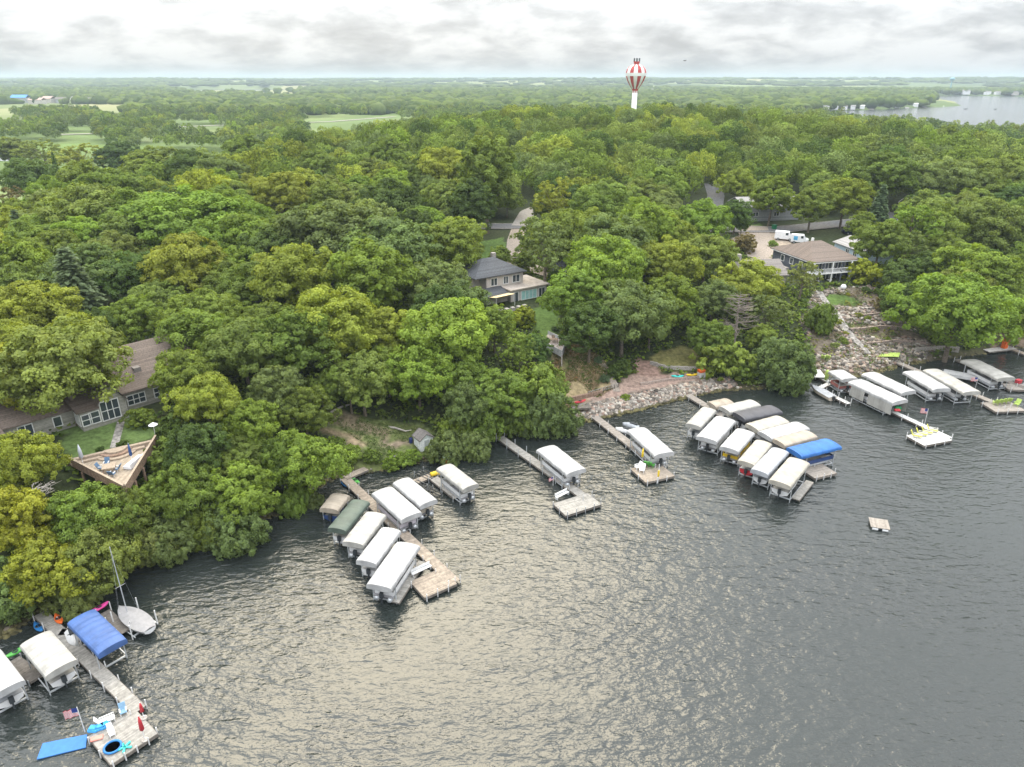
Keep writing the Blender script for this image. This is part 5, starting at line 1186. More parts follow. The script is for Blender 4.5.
# kayaks and floats
def kayak(name, label, pa, pb, z, m, w=.36, group=None, cock=True):
    a, b = at(*pa, z), at(*pb, z); d = b-a; L = max(2.2, min(d.length, 4.2)); an = math.atan2(d.y, d.x); c = (a+b)/2
    k = thing(name, label, 'kayak', (c.x, c.y, z), an, group); rows = []
    for i in range(13):
        t = i/12*2-1; w_ = max(.01, w*(1-abs(t)**2.4)); e = .14*abs(t)**3
        rows.append([(t*L/2, w_*math.cos(q), e+.17+.17*math.sin(q)*(1 if w_ > .02 else .1)) for q in [j*math.pi/4 for j in range(9)]])
    MB().grid(rows).build('hull', m, k, smooth=True)
    if cock: MB().lathe([(.30,.0),(.26,.05),(.2,.05),(.2,.0)], 12, (0,0,.335)).build('cockpit', DKM, k)
    return k
KB = mat('blue_plastic', (.02,.16,.42), .5); KG = mat('green_plastic', (.08,.36,.06), .5); KO = mat('orange_plastic', (.70,.13,.02), .4); KP = mat('pink_plastic', (.70,.06,.30), .4); KY = mat('yellow_plastic', (.75,.52,.03), .4); KT = mat('turquoise_plastic', (.03,.50,.45), .4); LIME = mat('lime_foam', (.34,.46,.10), .7); KR = mat('red_plastic', (.42,.03,.04), .6)
kayak('kayak', 'blue and white kayak floating between the lower left dock root and the off white canopy', (35,624), (43,633), .05, KB)
kayak('kayak', 'orange kayak stored beside the root of the lower left dock', (56,616), (62,625), .5, KO)
kayak('kayak', 'pink and yellow kayak behind the ribbed royal blue canopy', (96,611), (103,607), .75, KP)
kayak('kayak', 'green kayak at the left end of the weathered finger', (10,657), (22,650), .6, KG)
o = thing('ski_boat', 'white jet ski between the lower left dock and the royal blue canopy', 'jet ski', wpt((73,638))+(0,), R(-50))
def jetski(o, m=None):
    rows = []
    for i in range(9):
        t = i/8; w_ = .55*(1-max(0, (t-.5)/.5)**2.2)+.01; x = -1.4+2.9*t
        rows.append([(x,-w_,.35),(x,-w_*.6,.02),(x,0,-.1+.2*t*t),(x,w_*.6,.02),(x,w_,.35),(x,w_*.5,.55+.25*math.sin(t*3.1)),(x,0,.6+.3*math.sin(t*3.1)),(x,-w_*.5,.55+.25*math.sin(t*3.1)),(x,-w_,.35)])
    MB().grid(rows).build('hull', m or WPOST, o, smooth=True); MB().box(-1.1, .2, -.2, .2, .78, .98).build('seat', DKM, o); MB().beam((.35,-.4,1.15),(.35,.4,1.15),.06).build('handlebar', DKM, o)
jetski(o); o.location.z = .25; o.name = 'jet_ski'
# things on the platform
def flatbox(name, label, cat, px4, z, h, m, group=None):
    P = [at(p[0], p[1], z) for p in px4]; o = P[0]; mb = prism([(p.x-o.x, p.y-o.y) for p in P], 0, h); ob = mb.build(name, m, label=label, cat=cat, group=group, loc=(o.x, o.y, z)); return ob
flatbox('floating_mat', 'large bright blue foam mat floating off the lower left platform', 'floating mat', [(87.4,735),(86,748),(37,760),(43,744)], .02, .10, mat('blue_foam', (.04,.16,.42), .7, .06))
def flag(label, px, py, z, h, heading=2.6, s=1.0):
    """a pole with the stars and stripes"""
    v = at(px, py, z); o = thing('flag', label, 'flag', (v.x, v.y, z), heading)
    MB().tube([(0,0,0),(0,0,h)], .035, 6).build('pole', WPOST, o)
    W_, H_ = 1.5*s, .9*s; V = []; Fq = []; MI = []; nx, nz_ = 14, 13
    for j in range(nz_+1):
        for i in range(nx+1): x = .04+W_*i/nx; V.append((x*.8, .12*s*math.sin(i*.9)*(i/nx)+.0, h-.08-H_*j/nz_-.35*s*(i/nx)**1.4))
    for j in range(nz_):
        for i in range(nx): Fq.append((j*(nx+1)+i, j*(nx+1)+i+1, (j+1)*(nx+1)+i+1, (j+1)*(nx+1)+i)); MI.append(2 if (i < 6 and j < 7) else (0 if j % 2 == 0 else 1))
    me = bpy.data.meshes.new('cloth'); me.from_pydata(V, [], Fq)
    for q in (FR, FW, FB): me.materials.append(q)
    me.polygons.foreach_set('material_index', MI); c = bpy.data.objects.new('cloth', me); C.objects.link(c); c.parent = o; sd_ = c.modifiers.new('s', 'SOLIDIFY'); sd_.thickness = .01
    return o
FR, FW, FB = mat('flag_red', (.50,.03,.05), .8), mat('flag_white', (.70,.70,.70), .8), mat('flag_blue', (.02,.04,.20), .8)
flag('flag flying at the left corner of the lower left platform', 85, 732, DZ, 3.0, 3.3)
folded_umbrella('closed crimson umbrella standing on the lower left platform', onp(145,740, DZ), KR, 2.9, .2)
folded_umbrella('closed crimson umbrella at the right edge of the lower left dock', onp(144,718, DZ), KR, 1.9, .18)
chair('deck_chair', 'pale blue deck chair at the inner corner of the lower left platform', onp(124,714, DZ), .6, mat('sky_cloth', (.20,.34,.48), .8), s=.95)
chair('lounge_chair', 'white lounge chair at the back edge of the lower left platform', onp(108,722, DZ), 2.2, WHT, s=1.0, lounge=True)
chair('lounge_chair', 'slim white lounge chair lying across the middle of the lower left platform', onp(112,734, DZ), .7, WHT, s=.75, lounge=True)
for k, (a_, b_) in enumerate(((94,730),(101,728),(105,726))):
    t = MB(); t.box(-.4,.4,-.35,.35,0,.3); t.box(-.3,.3,-.3,.2,.303,.45)
    t.build('folded_towel', mat('pool_blue', (.06,.35,.75), .8), label=['blue folded towel nearest the flag on the platform', 'middle blue folded towel on the platform', 'blue folded towel nearest the white lounge chair'][k], cat='towel', loc=onp(a_, b_, DZ), rz=.5*k, bevel=.05)
MB().lathe([(.02,.1),(.62,.1)], 24).build('bed', DKM, thing('round_float', 'oval float with blue rim and dark centre on the lower left platform', 'float', onp(113,748, DZ))); fo = [o for o in C.objects if o.name.startswith('round_float')][-1]
rim = MB(); rim.tube([(math.cos(t*.2618)*.68, math.sin(t*.2618)*.66, .14) for t in range(25)], .10, 8); rim.build('rim', KB, fo, smooth=True)
st = MB()
for k in range(5): a_ = k*1.2566; st.beam((0,0,.12),(math.cos(a_)*.6,math.sin(a_)*.6,.12),.16,.12)
st.lathe([(.05,.0),(.05,.6)], 6); st.build('float', KT, label='turquoise star shaped float near the front edge of the lower left platform', cat='float', loc=onp(125,748, DZ))
t = MB(); t.box(-.5,.5,-.25,.25,0,.2); t.build('pool_toy', mat('salmon_plastic', (.65,.25,.20), .6), label='salmon pink pool toy near the left corner of the lower left platform', cat='pool toy', loc=onp(97,739, DZ), rz=.4, bevel=.06)
# ---- dock 2 (five canopy dock)
d2 = thing('dock', 'tan plank dock from the dirt clearing with canopies on both sides', 'dock')
dock_seg(d2, wpt((345,478)), wpt((455,582)), 1.35, PLANKT, posts=WPOST, gap=3.0, ph=.55)
dock_seg(d2, wpt((366,466),1.0), wpt((345,478)), 1.2, PLANKT, 'ramp', z=.62)
quad_plat(d2, [(411,582.5),(425,598),(457,583),(440,567)], PLANKT, WPOST, ph=.5, nper=(1,3,1,0))
dock_seg(d2, wpt((422,561)), wpt((395.5,602)), .85, PLANK, 'finger', posts=None)
dock_seg(d2, wpt((414,482)), wpt((434,474)), 1.2, PLANKT, 'finger')
d2b = thing('dock', 'short grey dock beside the lone canopy right of the dirt clearing', 'dock'); dock_seg(d2b, wpt((433,477)), wpt((458,497)), 1.3, PLANK, posts=GALV, gap=3, ph=.4)
bench('white bench along the inner edge of the five canopy dock platform', (412,577), (431,568))
lift([(338.2,512.2),(319.4,508),(332.9,493.4),(348.7,496.3)], 't', 'lift with short tan canopy nearest the shore trees', zt=2.0, bt='runabout', blabel='blue motor boat under the short tan canopy', hull=NVY, zb=.3)
lift([(345.4,531.8),(328,528.6),(352.8,498.7),(369.3,503.4)], 'g', 'lift with dark green canopy', bt='runabout', blabel='white motor boat under the dark green canopy', cover=CV['o'])
lift([(362.6,547.4),(342.9,541),(367.3,511.4),(385.4,516)], 'o', 'lift with off white canopy between the green and the white ones', bt='pontoon', blabel='white pontoon boat under the off white canopy next to the green one')
lift([(375,566),(357,560),(382,527),(401,531.8)], 'w', 'lift with white canopy second from the outer end of the five canopy dock', bt='runabout', blabel='white motor boat under the second canopy from the five canopy dock end', cover=CV['w'])
lift([(390.7,589.6),(366.6,585),(397,541),(419.8,547.4)], 'w', 'lift with large white canopy at the outer end of the five canopy dock', bt='pontoon', blabel='white pontoon boat with beige floor under the outermost large canopy', hull=WPOST)
lift([(401.7,522.4),(421.4,511.4),(390.7,486.4),(372.6,494)], 'w', 'lift with white canopy on the clearing dock right side, dock side of a touching pair', bt='pontoon', blabel='lilac sided pontoon boat under the dock side canopy of the touching pair', hull=LAV)
lift([(421.4,508.3),(436,499),(409.5,477.6),(392.3,483.3)], 'w', 'lift with white canopy on the clearing dock right side, outer one of a touching pair', bt='pontoon', blabel='beige pontoon boat under the outer canopy of the touching pair', hull=BEIG)
lift([(464.3,492),(477.4,483),(451,463.9),(436.7,469)], 'o', 'lone lift with off white canopy right of the dirt clearing', bt='pontoon', blabel='white pontoon boat under the lone canopy right of the clearing')
for k, (p_, q_) in enumerate((((421,487),'nearer the touching canopies'), ((430,493),'nearer the short grey dock'), ((426,475),'against the bank'))):
    v = at(*p_, .4); o = thing('jet_ski_lift', f'low black framed jet ski lift {q_}', 'jet ski lift', (v.x, v.y, 0), R(140)); f = MB()
    for s in (-1, -.33, .33, 1): f.beam((-1.6, s*.8, .55), (1.6, s*.8, .55), .12)
    for s in (-1.6, 0, 1.6): f.beam((s, -.8, .50), (s, .8, .50), .1)
    f.build('frame', DKM, o)
    for s in (-1, 1):
        for t in (-1, 1): MB().beam((s*1.5, t*.9, -1.8), (s*1.5, t*.9, .9), .08).build('post', GALV, o)
kayak('kayak', 'blue kayak floating on the shore side of the five canopy dock', (341,481), (349,489), .05, KB)
kayak('kayak', 'green kayak floating at the ramp of the five canopy dock', (351,478), (360,485), .05, KG)
def cooler(name, label, cat, loc, m, m2, s=.5, h=.8):
    o = thing(name, label, cat, loc, .4); MB().box(-s, s, -s*.8, s*.8, 0, h*.7).build('body', m, o, bevel=.04); MB().box(-s*1.03, s*1.03, -s*.84, s*.84, h*.7+.004, h).build('lid', m2, o, bevel=.04)
cooler('storage_bin', 'orange bin with pale lid behind the lone off white canopy', 'bin', onp(447,464,.3), KO, mat('pale_lid', (.45,.55,.58), .5), .5, 1.4)
tb = MB().tube([(-.8,0,.3),(.8,0,.3)], [.35,.35], 10); tb.build('tow_tube', KY, label='yellow tow tube on the small finger dock', cat='tow tube', loc=onp(436,475,DZ), rz=.5, smooth=True)
# ---- dock 3
d3 = thing('dock', 'straight grey dock with L shaped end and one white canopy', 'dock')
dock_seg(d3, wpt((500,437)), wpt((588,499)), 1.35, PLANK, posts=GALV, gap=3.0, ph=.95)
quad_plat(d3, [(554,504.5),(567.5,517),(600,502.5),(586,492)], PLANK, GALV, ph=.6, nper=(2,4,2,0))
bench('white bench on the L shaped dock end', (556,500), (568,494))
lift([(567.6,476.4),(585,468),(554,445),(537,450.4)], 'w', 'lone lift with white canopy along the straight grey dock', bt='pontoon', blabel='white pontoon boat under the canopy of the straight grey dock')
flag('small flag hanging low at the left side of the straight grey dock', 553, 486, DZ, 1.6, 3.6, .55)
# ---- dock 4
d4 = thing('dock', 'brown dock from the timber landing with a square furnished platform', 'dock')
dock_seg(d4, wpt((588,411)), wpt((660,467)), 1.4, PLANKP, posts=WPOST, gap=2.8, ph=.35)
quad_plat(d4, [(632,470),(647,483.5),(674,474.5),(656,461)], PLANKT, WPOST, ph=.4, nper=(2,3,2,0))
dock_seg(d4, wpt((583,398),1.5), wpt((588,411)), 1.3, PLANKD, 'ramp', z=.72)
lift([(656.5,458.6),(672.4,450.4),(644,427),(627.8,431)], 'w', 'lift with long white canopy along the brown furnished dock', bt='pontoon', blabel='white pontoon boat with blue trim under the canopy of the furnished dock')
o = thing('jet_ski', 'grey and white jet ski at the shore end of the furnished dock canopy', 'jet ski', wpt((624,431))+(.25,), R(150)); jetski(o)
o = thing('jet_ski', 'second jet ski tied close to the furnished dock canopy', 'jet ski', wpt((631,426))+(.25,), R(150)); jetski(o, mat('pale_grey', (.4,.42,.45), .4)); o['label'] = 'pale grey jet ski nearest the bank behind the furnished dock canopy'
chair('deck_chair', 'green deck chair nearer the water on the furnished platform', onp(652,467, DZ), 2.4, KG, KG, 1.15, 'green chairs on the furnished platform')
chair('deck_chair', 'green deck chair nearer the yellow closed umbrella', onp(647,466, DZ), 2.6, KG, KG, 1.15, 'green chairs on the furnished platform')
chair('deck_chair', 'white deck chair at the left edge of the furnished platform', onp(637,469, DZ), -1.2, WHT, WHT, 1.15, 'white chairs on the furnished platform')
chair('deck_chair', 'white deck chair in front of the green ones on the furnished platform', onp(642,472, DZ), -.4, WHT, WHT, 1.15, 'white chairs on the furnished platform')
folded_umbrella('closed yellow umbrella on the furnished platform', onp(642,463, DZ), KY, 2.6, .2)
pm = MB().tube([(0,0,-1.5),(0,0,2.6)], .06, 6); u = thing('signal_post', 'white post with yellow band at the front of the furnished platform', 'post', onp(658,480,DZ)); pm.build('pole', WPOST, u); MB().lathe([(.13,.6),(.15,.7),(.15,1.5),(.13,1.6)], 8).build('band', KY, u)
# timber landing on the bank
z_ = ong(578,402).z+.25
ld = thing('landing', 'grey timber landing on the bank at the root of the furnished dock', 'landing')
quad_plat(ld, [(572,407),(574,411),(590,405),(586,399)], PLANKD, None, z=z_)
kayak('canoe', 'red and white canoe lying on the timber landing', (574,404), (586,401), z_+.02, KR)
a_, b_ = ong(588,397), ong(618,388); rl = thing('railing', 'long grey timber railing beside the boulders above the furnished dock', 'railing'); m = MB(); n = 8
for i in range(n+1):
    p = a_.lerp(b_, i/n); m.box(p.x-.06, p.x+.06, p.y-.06, p.y+.06, p.z-.5, p.z+1.0)
m.build('post', PLANKD, rl); m = MB()
for h in (.5, .95): m.beam(a_+Vector((0,0,h)), b_+Vector((0,0,h)), .09)
m.build('rail', PLANK, rl)
# beach things
v = ong(677,377); kayak('kayak', 'turquoise kayak on the small beach', (671,377), (684,377), v.z+.02, KT, .42)
kayak('kayak', 'yellow kayak on the small beach', (686,376), (698,375), v.z+.02, KY, .42)
cooler('storage_bin', 'orange and white storage bin beside the yellow kayak', 'bin', tuple(ong(701,377)), WPOST, KO, .65, 1.5)
# ---- dock 5 (crowded)
d5 = thing('dock', 'brown dock running between thirteen crowded canopies', 'dock')
dock_seg(d5, wpt((682,391)), wpt((811,468)), 1.4, PLANKP, posts=WPOST, gap=3.2, ph=.4)
quad_plat(d5, [(804,471),(817,479.5),(836,471.5),(818,462)], PLANKP, WPOST, ph=.45, nper=(1,3,1,0))
dock_seg(d5, wpt((810,481)), wpt((795.5,499)), 1.0, PLANK, 'finger')
lift([(700.4,428.2),(686,423.8),(703,406.8),(716,411.3)], 'o', 'lift with off white canopy first on the left side of the crowded dock', bt='runabout', blabel='covered motor boat under the first left canopy of the crowded dock', cover=CV['b'])
lift([(716,443.3),(697,436),(716,415.7),(736,421.7)], 'w', 'lift with large white canopy second on the left side of the crowded dock', bt='pontoon', blabel='pontoon boat under the second left canopy of the crowded dock')
lift([(738,453),(720,446.5),(737,428),(754.7,434)], 'w', 'lift with white canopy above the yellow boat', bt='pontoon', blabel='pontoon boat with bright yellow rails sticking out from its canopy', hull=YEL, cover=None)
lift([(754,467),(738,460),(756.5,439.4),(771.6,445)], 'c', 'lift with cream canopy above the red and white boat', bt='runabout', blabel='red hulled motor boat whose stern shows under a cream canopy', hull=REDG, cover=CV['w'])
lift([(768,476.5),(750.7,468.6),(773.4,447),(787.8,453)], 'b', 'lift with bluish grey canopy fifth on the left of the crowded dock', bt='runabout', blabel='motor boat under the bluish grey canopy', cover=CV['b'])
lift([(790.4,488),(769,479.6),(789,457.4),(810,463.4)], 'c', 'lift with large cream canopy at the outer end of the crowded dock', zt=3.1, bt='runabout', blabel='white open motor boat showing under the outermost cream canopy', hull=WPOST, zb=1.1)
G2 = 'canopies on the right side of the crowded dock'
lift([(713.5,408),(709.5,402),(728,398.8),(732,403.5)], 't', 'low small tan canopy at the shore end of the crowded dock', zt=1.7)
lift([(728,414),(721,406),(750,400),(761,405.3)], 'o', 'lift with off white canopy first on the right side of the crowded dock', bt='pontoon', blabel='pontoon boat under the first right canopy of the crowded dock')
lift([(744.7,420.4),(733,412.6),(770.8,404.8),(782,412.6)], 'k', 'lift with charcoal canopy', bt='runabout', blabel='motor boat under the charcoal canopy', cover=CV['k'])
lift([(757.8,432),(746,423.5),(777.3,415.7),(789,422.5)], 'c', 'lift with cream canopy next to the charcoal one', bt='pontoon', blabel='pontoon boat under the cream canopy next to the charcoal one')
lift([(770.8,440),(759,431.4),(795.6,421.7),(810,429)], 'w', 'lift with bright white canopy between cream and tan ones', bt='runabout', blabel='motor boat under the bright white canopy between cream and tan', cover=CV['w'])
lift([(785,446.5),(772.6,439.4),(806,430.3),(817,437.4)], 't', 'lift with tan canopy next to the bright blue one', bt='runabout', blabel='motor boat under the tan canopy next to the bright blue one', cover=CV['t'])
lift([(802,457.4),(786.5,447.8),(828,438),(840,447.8)], 'B', 'lift with bright blue canopy at the outer end of the crowded dock', bt='pontoon', blabel='navy and white pontoon boat under the bright blue canopy', hull=NVY)
# swim raft
P = [at(868.6,517,.45), at(887.6,520,.45), at(886.3,529,.45), at(868,526,.45)]
rf_ = thing('swim_raft', 'small square wooden swim raft floating alone on the open lake', 'raft', P[0], math.atan2(P[1].y-P[0].y, P[1].x-P[0].x)); L = (P[1]-P[0]).length; W_ = (P[3]-P[0]).length
MB().box(0, L, -W_, 0, -.08, 0).build('deck', PLANKP, rf_); MB().box(.15, L-.15, -W_+.12, -.12, -.40, -.09).build('float', DKM, rf_)
for x in (.2, L-.9):
    for y in (-.25-W_*.0, -W_+.2): MB().tube([(x,y,-.3),(x+.7,y,-.3)], .25, 8).build('barrel', WPOST, rf_)
# ---- dock 6 (white)
d6 = thing('dock', 'bright white dock with square end carrying yellow lounge chairs', 'dock')
dock_seg(d6, wpt((818,376)), wpt((950,438)), 1.1, PLANKW, posts=WPOST, gap=2.7, ph=.5)
quad_plat(d6, [(907,436),(927,447),(951,438.5),(931,430)], PLANKW, WPOST, ph=.9, nper=(2,3,2,0))
dock_seg(d6, wpt((818,388)), wpt((849,403.5)), .9, PLANKW, 'finger', posts=WPOST, gap=1.6, ph=.7)
dock_seg(d6, wpt((819,388)), wpt((832,382)), .9, PLANKW, 'finger')
dock_seg(d6, wpt((814,371)), wpt((820,379)), 2.2, PLANKW, 'landing', z=.9)
lift([(843,381),(857,378),(843,370),(829,372)], 'w', 'small white canopy at the shore end of the white dock', bt='pontoon', blabel='boat with orange and purple cushions under the small white canopy', hull=mat('orange_purple', (.35,.12,.10), .6), zb=.7)
lift([(894,404.6),(907,399),(860,379),(850.5,383)], 'w', 'long lift with white canopy and closed side curtains at the white dock', curtain=True, bt='pontoon', blabel='pontoon boat behind the white side curtains', hull=WPOST)
lift([(903,395),(915,390),(874,372),(863,374.6)], 'w', 'lift with long white canopy behind the curtained one', bt='pontoon', blabel='pontoon boat under the canopy behind the curtained one')
v = at(822,394,.2); boat('runabout', (v.x, v.y, 0), math.atan2(*(lambda a, b: (b.y-a.y, b.x-a.x))(at(815,391), at(831,400)))+math.pi, 5.6, 2.0, .15, 'low grey covered fishing boat moored at the shore end of the white dock', BEIG, GREYIN, None, CV['b'])
flag('flag on a white pole at the inner end of the white dock platform', 924, 426, DZ, 3.2, 2.0)
for k in range(4):
    x0, y0 = 917+k*5.3, 434.5-k*1.9+2
    chair('lounge_chair', ['yellow lounge chair nearest the left edge of the white platform', 'second yellow lounge chair from left on the white platform', 'third yellow lounge chair from left on the white platform', 'yellow lounge chair nearest the flag side of the white platform'][k], onp(x0, y0+1, DZ), 1.0, mat('olive_yellow', (.50,.48,.08), .7), s=1.1, lounge=True, group='yellow lounge chairs on the white dock')
t = MB(); t.box(-.5,.5,-.35,.35,0,.9); t.build('beach_bag', mat('green_cloth', (.03,.35,.12), .7), label='green bag at the outer end of the curtained canopy', cat='bag', loc=onp(897,411, DZ), bevel=.1)
t = MB(); t.box(-.5,.5,-.3,.3,0,.35); t.build('life_jacket', KR, label='red life jacket on top of the green bag by the curtained canopy', cat='life jacket', loc=onp(897,411, DZ+.9), bevel=.1)
m = MB(); m.lathe([(.28,0),(.34,.3),(.34,1.8),(.25,2.0)], 10); m.build('slide', LIME, label='tall lime green roll standing at the shore end of the white dock', cat='float', loc=onp(826,380,DZ), smooth=True)
flatbox('floating_mat', 'lime green mat spread on the rocks above the white dock', 'mat', [(876,356.5),(899,357),(900,353),(878,352.5)], ong(888,356).z+.35, .08, LIME)
for k in range(2): chair('lounge_chair', ['left lime green lounge chair on the rocky shore', 'right lime green lounge chair on the rocky shore'][k], tuple(ong(823+k*5, 359)), 2.6, LIME, LIME, 1.2, 'lime lounge chairs', True)
# ---- dock 7
d7 = thing('dock', 'tan dock with square platform carrying lime chairs at the right', 'dock')
dock_seg(d7, wpt((895,361)), wpt((1008,408)), 1.3, PLANKP, posts=WPOST, gap=2.8, ph=.7)
quad_plat(d7, [(984,404.5),(998,413),(1024,409.5),(1007,399.5)], PLANKP, WPOST, ph=.6, nper=(1,3,1,0))
lift([(935,392),(949,387.5),(917,370),(905.6,373.4)], 'w', 'left of two adjoining white canopies beside the tan dock', bt='pontoon', blabel='pontoon boat under the left of the two canopies beside the tan dock')
lift([(965.5,394),(979,391.5),(938.5,368.7),(923,371)], 'o', 'right of two adjoining white canopies beside the tan dock', bt='pontoon', blabel='pontoon boat under the right of the two canopies beside the tan dock')
v = at(962,377,.6); boat('runabout', (v.x, v.y, 0), R(-35), 6.5, 2.4, .5, 'white covered motor boat showing behind the adjoining white canopies', WPOST, GREYIN, None, CV['w'])
for k in range(4): chair('deck_chair', ['first','second','third','fourth'][k]+' lime deck chair from left on the tan dock platform', onp(995+k*4.2, 404.5-k*.6, DZ), 2.9, LIME, LIME, 1.25, 'lime chairs on the tan dock')
chair('deck_chair', 'lone lime chair at the right end of the tan dock platform', onp(1016,406, DZ), -1.0, LIME, LIME, 1.25)
flag('flag between the canopies and the tan dock', 975, 389, DZ, 2.4, 2.6, .8)
# ---- dock 8 (right edge)
d8 = thing('dock', 'weathered dock by the long canopy at the right edge', 'dock')
dock_seg(d8, wpt((957,359)), wpt((1034,392)), 1.3, PLANKD, posts=WPOST, gap=3, ph=.6)
quad_plat(d8, [(1004,386),(1012,392),(1040,388),(1030,382)], PLANKP, WPOST, ph=.5, nper=(1,2,0,0))
lift([(999.5,380.5),(1013.6,377),(975,358.6),(963,361.7)], 'o', 'long lift with off white canopy by the right edge', bt='pontoon', blabel='white pontoon boat with blue fenders under the long canopy by the right edge')
cooler('storage_bin', 'small red bin on the platform at the right edge', 'bin', onp(1018,383,DZ), KR, KR, .5, .7)
d9 = thing('dock', 'pale concrete dock with orange bin at the right edge', 'dock')
dock_seg(d9, wpt((984,350)), wpt((1012,347)), 2.6, mat('pale_concrete', (.40,.38,.36), .9), 'landing', z=.6, posts=None)
dock_seg(d9, wpt((1010,348)), wpt((1034,357)), 1.3, PLANKT, posts=WPOST, gap=3, ph=.5)
cooler('storage_bin', 'tall orange bin on the pale concrete dock', 'bin', onp(1004,348,.6), KO, KO, .55, 2.0)
# ---- vehicles and street things near the road
def van(label, loc, an, m, L=6.0, H=2.5, logo=None, name='van', cat='van'):
    o = thing(name, label, cat, loc, an); W_ = 2.0
    b = MB(); pr = [(-L/2,.4),(-L/2,H),(L*.22,H),(L*.36,H*.62),(L/2,H*.52),(L/2,.4)]
    v = [(x, -W_/2, z) for x, z in pr]+[(x, W_/2, z) for x, z in pr]; n = len(pr)
    b.add(v, [tuple(range(n)), tuple(range(n, 2*n))[::-1]]+[(i, n+i, n+(i+1) % n, (i+1) % n) for i in range(n)]); b.build('body', m, o, bevel=.06)
    g_ = MB(); g_.add([(L*.235,-W_/2+.15,H-.08),(L*.35,-W_/2+.15,H*.66),(L*.35,W_/2-.15,H*.66),(L*.235,W_/2-.15,H-.08)], [(0,1,2,3)])
    for q in g_.v[:]: pass
    g_.v = [(x+.03, y, z+.02) for x, y, z in g_.v]; g_.build('windscreen', GLASS, o)
    for s in (-1, 1):
        MB().box(L*.06, L*.2, s*W_/2-(.0 if s > 0 else .01), s*W_/2+(.01 if s > 0 else 0), H*.62, H*.9).build('window', GLASS, o)
        for x in (-L*.3, L*.3):
            wl = MB().tube([(x, s*W_/2-s*.12, .36), (x, s*W_/2+s*.05, .36)], .36, 14).build('wheel', DKM, o)
            MB().tube([(x, s*W_/2+s*.045, .36), (x, s*W_/2+s*.06, .36)], .19, 10).build('rim', GALV, wl)
        MB().box(L/2-.01, L/2+.02, s*.7-.15, s*.7+.15, .8, 1.0).build('headlight', WHT, o)
    if logo:
        for s in (-1, 1): MB().box(-L*.35, -L*.12, s*W_/2-(.0 if s > 0 else .012), s*W_/2+(.012 if s > 0 else 0), H*.4, H*.85).build('panel', logo, o)
    return o
v = ong(784,240); van('white van parked on the drive behind the brown hip roofed house', v, R(-25), WHT, 5.2, 2.5)
v = ong(799,243); van('white van with light blue square behind the brown hip roofed house', v, R(-20), WHT, 4.6, 2.4, logo=mat('light_blue_paint', (.08,.35,.60), .5))
v = ong(850,234); van('dark car parked under the trees right of the white vans', v, R(10), mat('dark_blue_paint', (.015,.02,.035), .25), 4.6, 1.45, name='parked_car', cat='car')
cooler('wheelie_bin', 'dark green bin standing at the roadside by the pale grey garage', 'bin', tuple(ong(774,229)), mat('dark_green_plastic', (.01,.16,.07), .5), mat('green_lid', (.01,.14,.06), .5), .6, 1.3)
v = ong(724,232); sl2 = thing('street_lamp', 'grey curved street lamp at the corner of the side street', 'street lamp', v, 0)
MB().tube([(0,0,-.3),(0,0,6.5),(.3,0,7.2),(1.1,0,7.5)], [.12,.09,.07,.05], 8).build('pole', GALV, sl2); MB().box(1.05, 1.7, -.14, .14, 7.42, 7.56).build('lamp_head', GALV, sl2)
# white boulder-like ornament on the terrace
MB().add((I2[0]*np.array([.7,.5,.7])).tolist(), [tuple(f) for f in I2[1].tolist()]).build('boulder', WHT, label='pale rounded boulder at the top of the rock terrace', cat='boulder', loc=tuple(ong(843,289)+Vector((0,0,.5))), smooth=True)
bq = MB()
for i in range(9): bq.beam((i*.9-.4,0,0),(i*.9+.5,0,0),.35,.3)
for k, (p_, r_, lb) in enumerate((((342,409), .9, 'bleached fallen branch by the trees at the left of the clearing'), ((395,430), -.4, 'bleached fallen log across the back of the clearing'))):
    MB().tube([(-2.2,0,.25),(0,.1,.35),(2.0,-.1,.25),(3.0,.2,.5)], [.2,.17,.12,.03], 6).build('fallen_log', DEADW, label=lb, cat='log', loc=tuple(ong(*p_)), rz=r_)
pp = ong(400,458)
MB().add((I1[0]*np.array([1.2,.6,.35])).tolist(), [tuple(f) for f in I1[1].tolist()]).build('brush_pile', mat('pale_ash', (.40,.37,.36), .9, .3, 6), label='small pale heap of ash and brush at the lake side of the clearing', cat='brush pile', loc=tuple(pp+Vector((0,0,.15))))
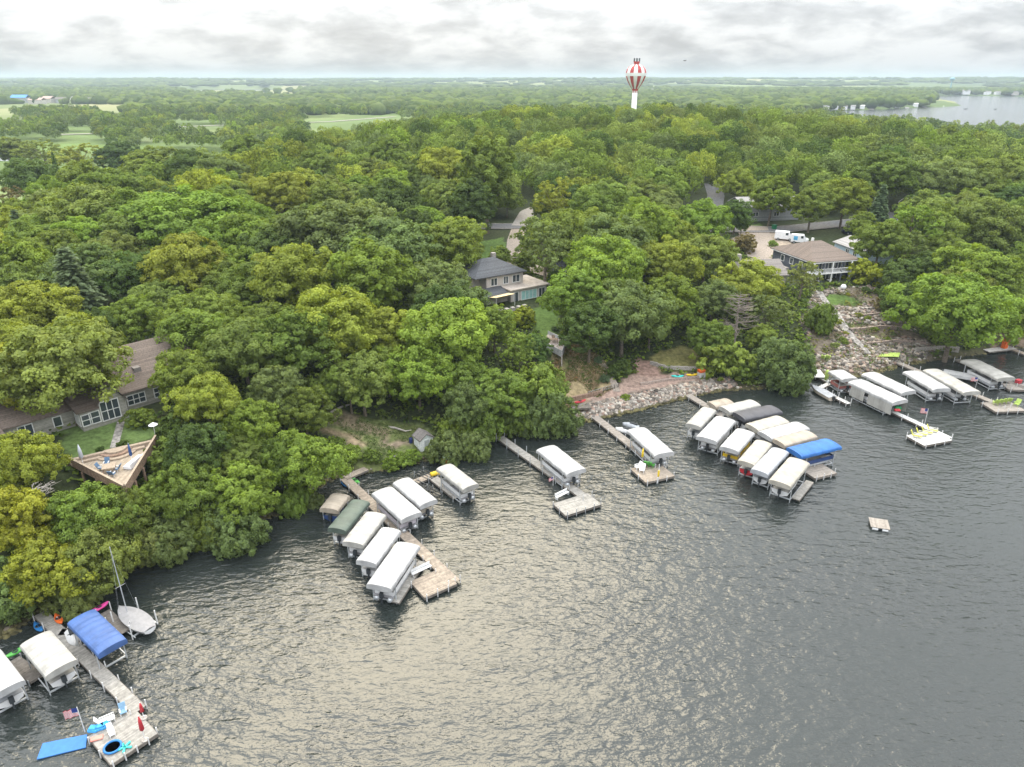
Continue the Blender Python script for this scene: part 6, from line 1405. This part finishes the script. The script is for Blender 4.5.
# ---- far buildings
rf = random.Random(9); WALLC = [WHT, GREYW, BEIGE, STONEW]; ROOFC = [SH_LT, SH_TP, mat('bright_blue_roof', (.03,.22,.60), .5), mat('pinkish_roof', (.42,.30,.26), .8), WHITE]
def far_house(px, py, L, D_, H, wi, ri, label, name='house', cat='house', an=None):
    v = ong(px, py); h = thing(name, label, cat, v, rf.random()*.8-.4 if an is None else an)
    MB().box(-L/2, L/2, -D_/2, D_/2, -3, H).build('wall', WALLC[wi], h); gable_roof(-L/2, L/2, -D_/2, D_/2, H+.05, H+D_*.28, 'x', .6).build('roof', ROOFC[ri], h)
FH = [(22,103,34,20,11,1,2,'long building with bright blue roof at the far left'),(38,104,30,16,8,2,3,'pinkish roofed building right of the bright blue roof'),(50,103,26,18,9,2,3,'broad pinkish roofed building among trees, far left'),(62,103,20,14,8,1,1,'taupe roofed house left of the pale cluster at far left'),
 (77,102,22,14,8,0,0,'pale house amid the far left trees'),(86,103,26,14,7,0,0,'long pale house right end of the far left cluster'),(133,106,20,14,9,1,1,'dark roofed house alone right of the far left cluster'),(5,160,14,9,4,0,0,'low white house at left edge by the bright field'),
 (622,94,24,14,8,2,3,'pinkish house left of the striped tower'),(628,92,22,14,8,0,3,'pale house close behind the striped tower'),(655,92,28,14,7,0,0,'long pale house right of the striped tower'),(680,92,24,14,7,0,0,'pale roofed house, second right of the striped tower'),(720,94,24,16,9,0,0,'bright white house far right of the striped tower'),(597,94,18,12,7,1,1,'grey house, third left of the striped tower'),
 (530,91,30,18,9,0,0,'white building on the far fields, left of centre'),(523,90,20,14,8,2,3,'tan building beside the white one on the far fields'),(848,89,24,12,7,0,0,'pale building on the far lake hillside'),(860,91,30,14,9,0,4,'large white building across the far lake'),(872,90,24,14,9,0,0,'white house just right of the large far white building'),
 (987,95,22,10,6,0,0,'white building on the far right lakeshore'),(997,95,18,10,6,0,0,'pale house next to the white far right building'),(1015,95,18,10,6,2,1,'tan house at the far right lakeshore'),(965,94.6,24,14,8,0,0,'pale house on the far shore below the pale blue tower')]
for q in FH: far_house(*q)
for k in range(14):
    px = 826+k*8.9; py = 110.2-.21*(k*.9)
    far_house(px, py-.5, 7+rf.random()*4, 6, 3, 0, [0,4,1][k % 3], f'{ORD[k]} tiny shoreline house from left along the wooded far spit', an=rf.random()-.5)
for k, (px, py) in enumerate(((966,109),(995,109.2))):
    v = at(px, py, 0); boat('runabout', (v.x, v.y, 0), .3+k, 9, 3.2, .2, ['tiny dark motor boat on the far lake, nearer the spit tip', 'tiny dark motor boat on the far lake, farther right'][k], DKM, GREYIN, None, CV['k'])
# a bird high over the wood
v = at(685,61.5,54.001) if False else None
Db = 120; v_ = (383.5-61)/F; bx_ = (685-512)/F*Db/(math.cos(PIT)+v_*math.sin(PIT)); bz2 = HC+Db*(-math.sin(PIT)+v_*math.cos(PIT))/(math.cos(PIT)+v_*math.sin(PIT))
bd = thing('bird', 'small dark bird flying in the sky right of the striped tower', 'bird', (bx_, Db, bz2), .5)
MB().tube([(-.3,0,0),(-.1,0,.04),(.15,0,.03),(.3,0,.0)], [.02,.07,.06,.01], 6).build('body', DKM, bd); wb = MB(); wb.add([(-.1,0,.05),(.08,0,.05),(.02,.35,.25),(-.06,.55,.1),(.02,-.35,.25),(-.06,-.55,.1)], [(0,1,2),(0,2,3),(0,4,1),(0,5,4)]); wb.build('wing', DKM, bd); bd.scale = (.7, .7, .7)
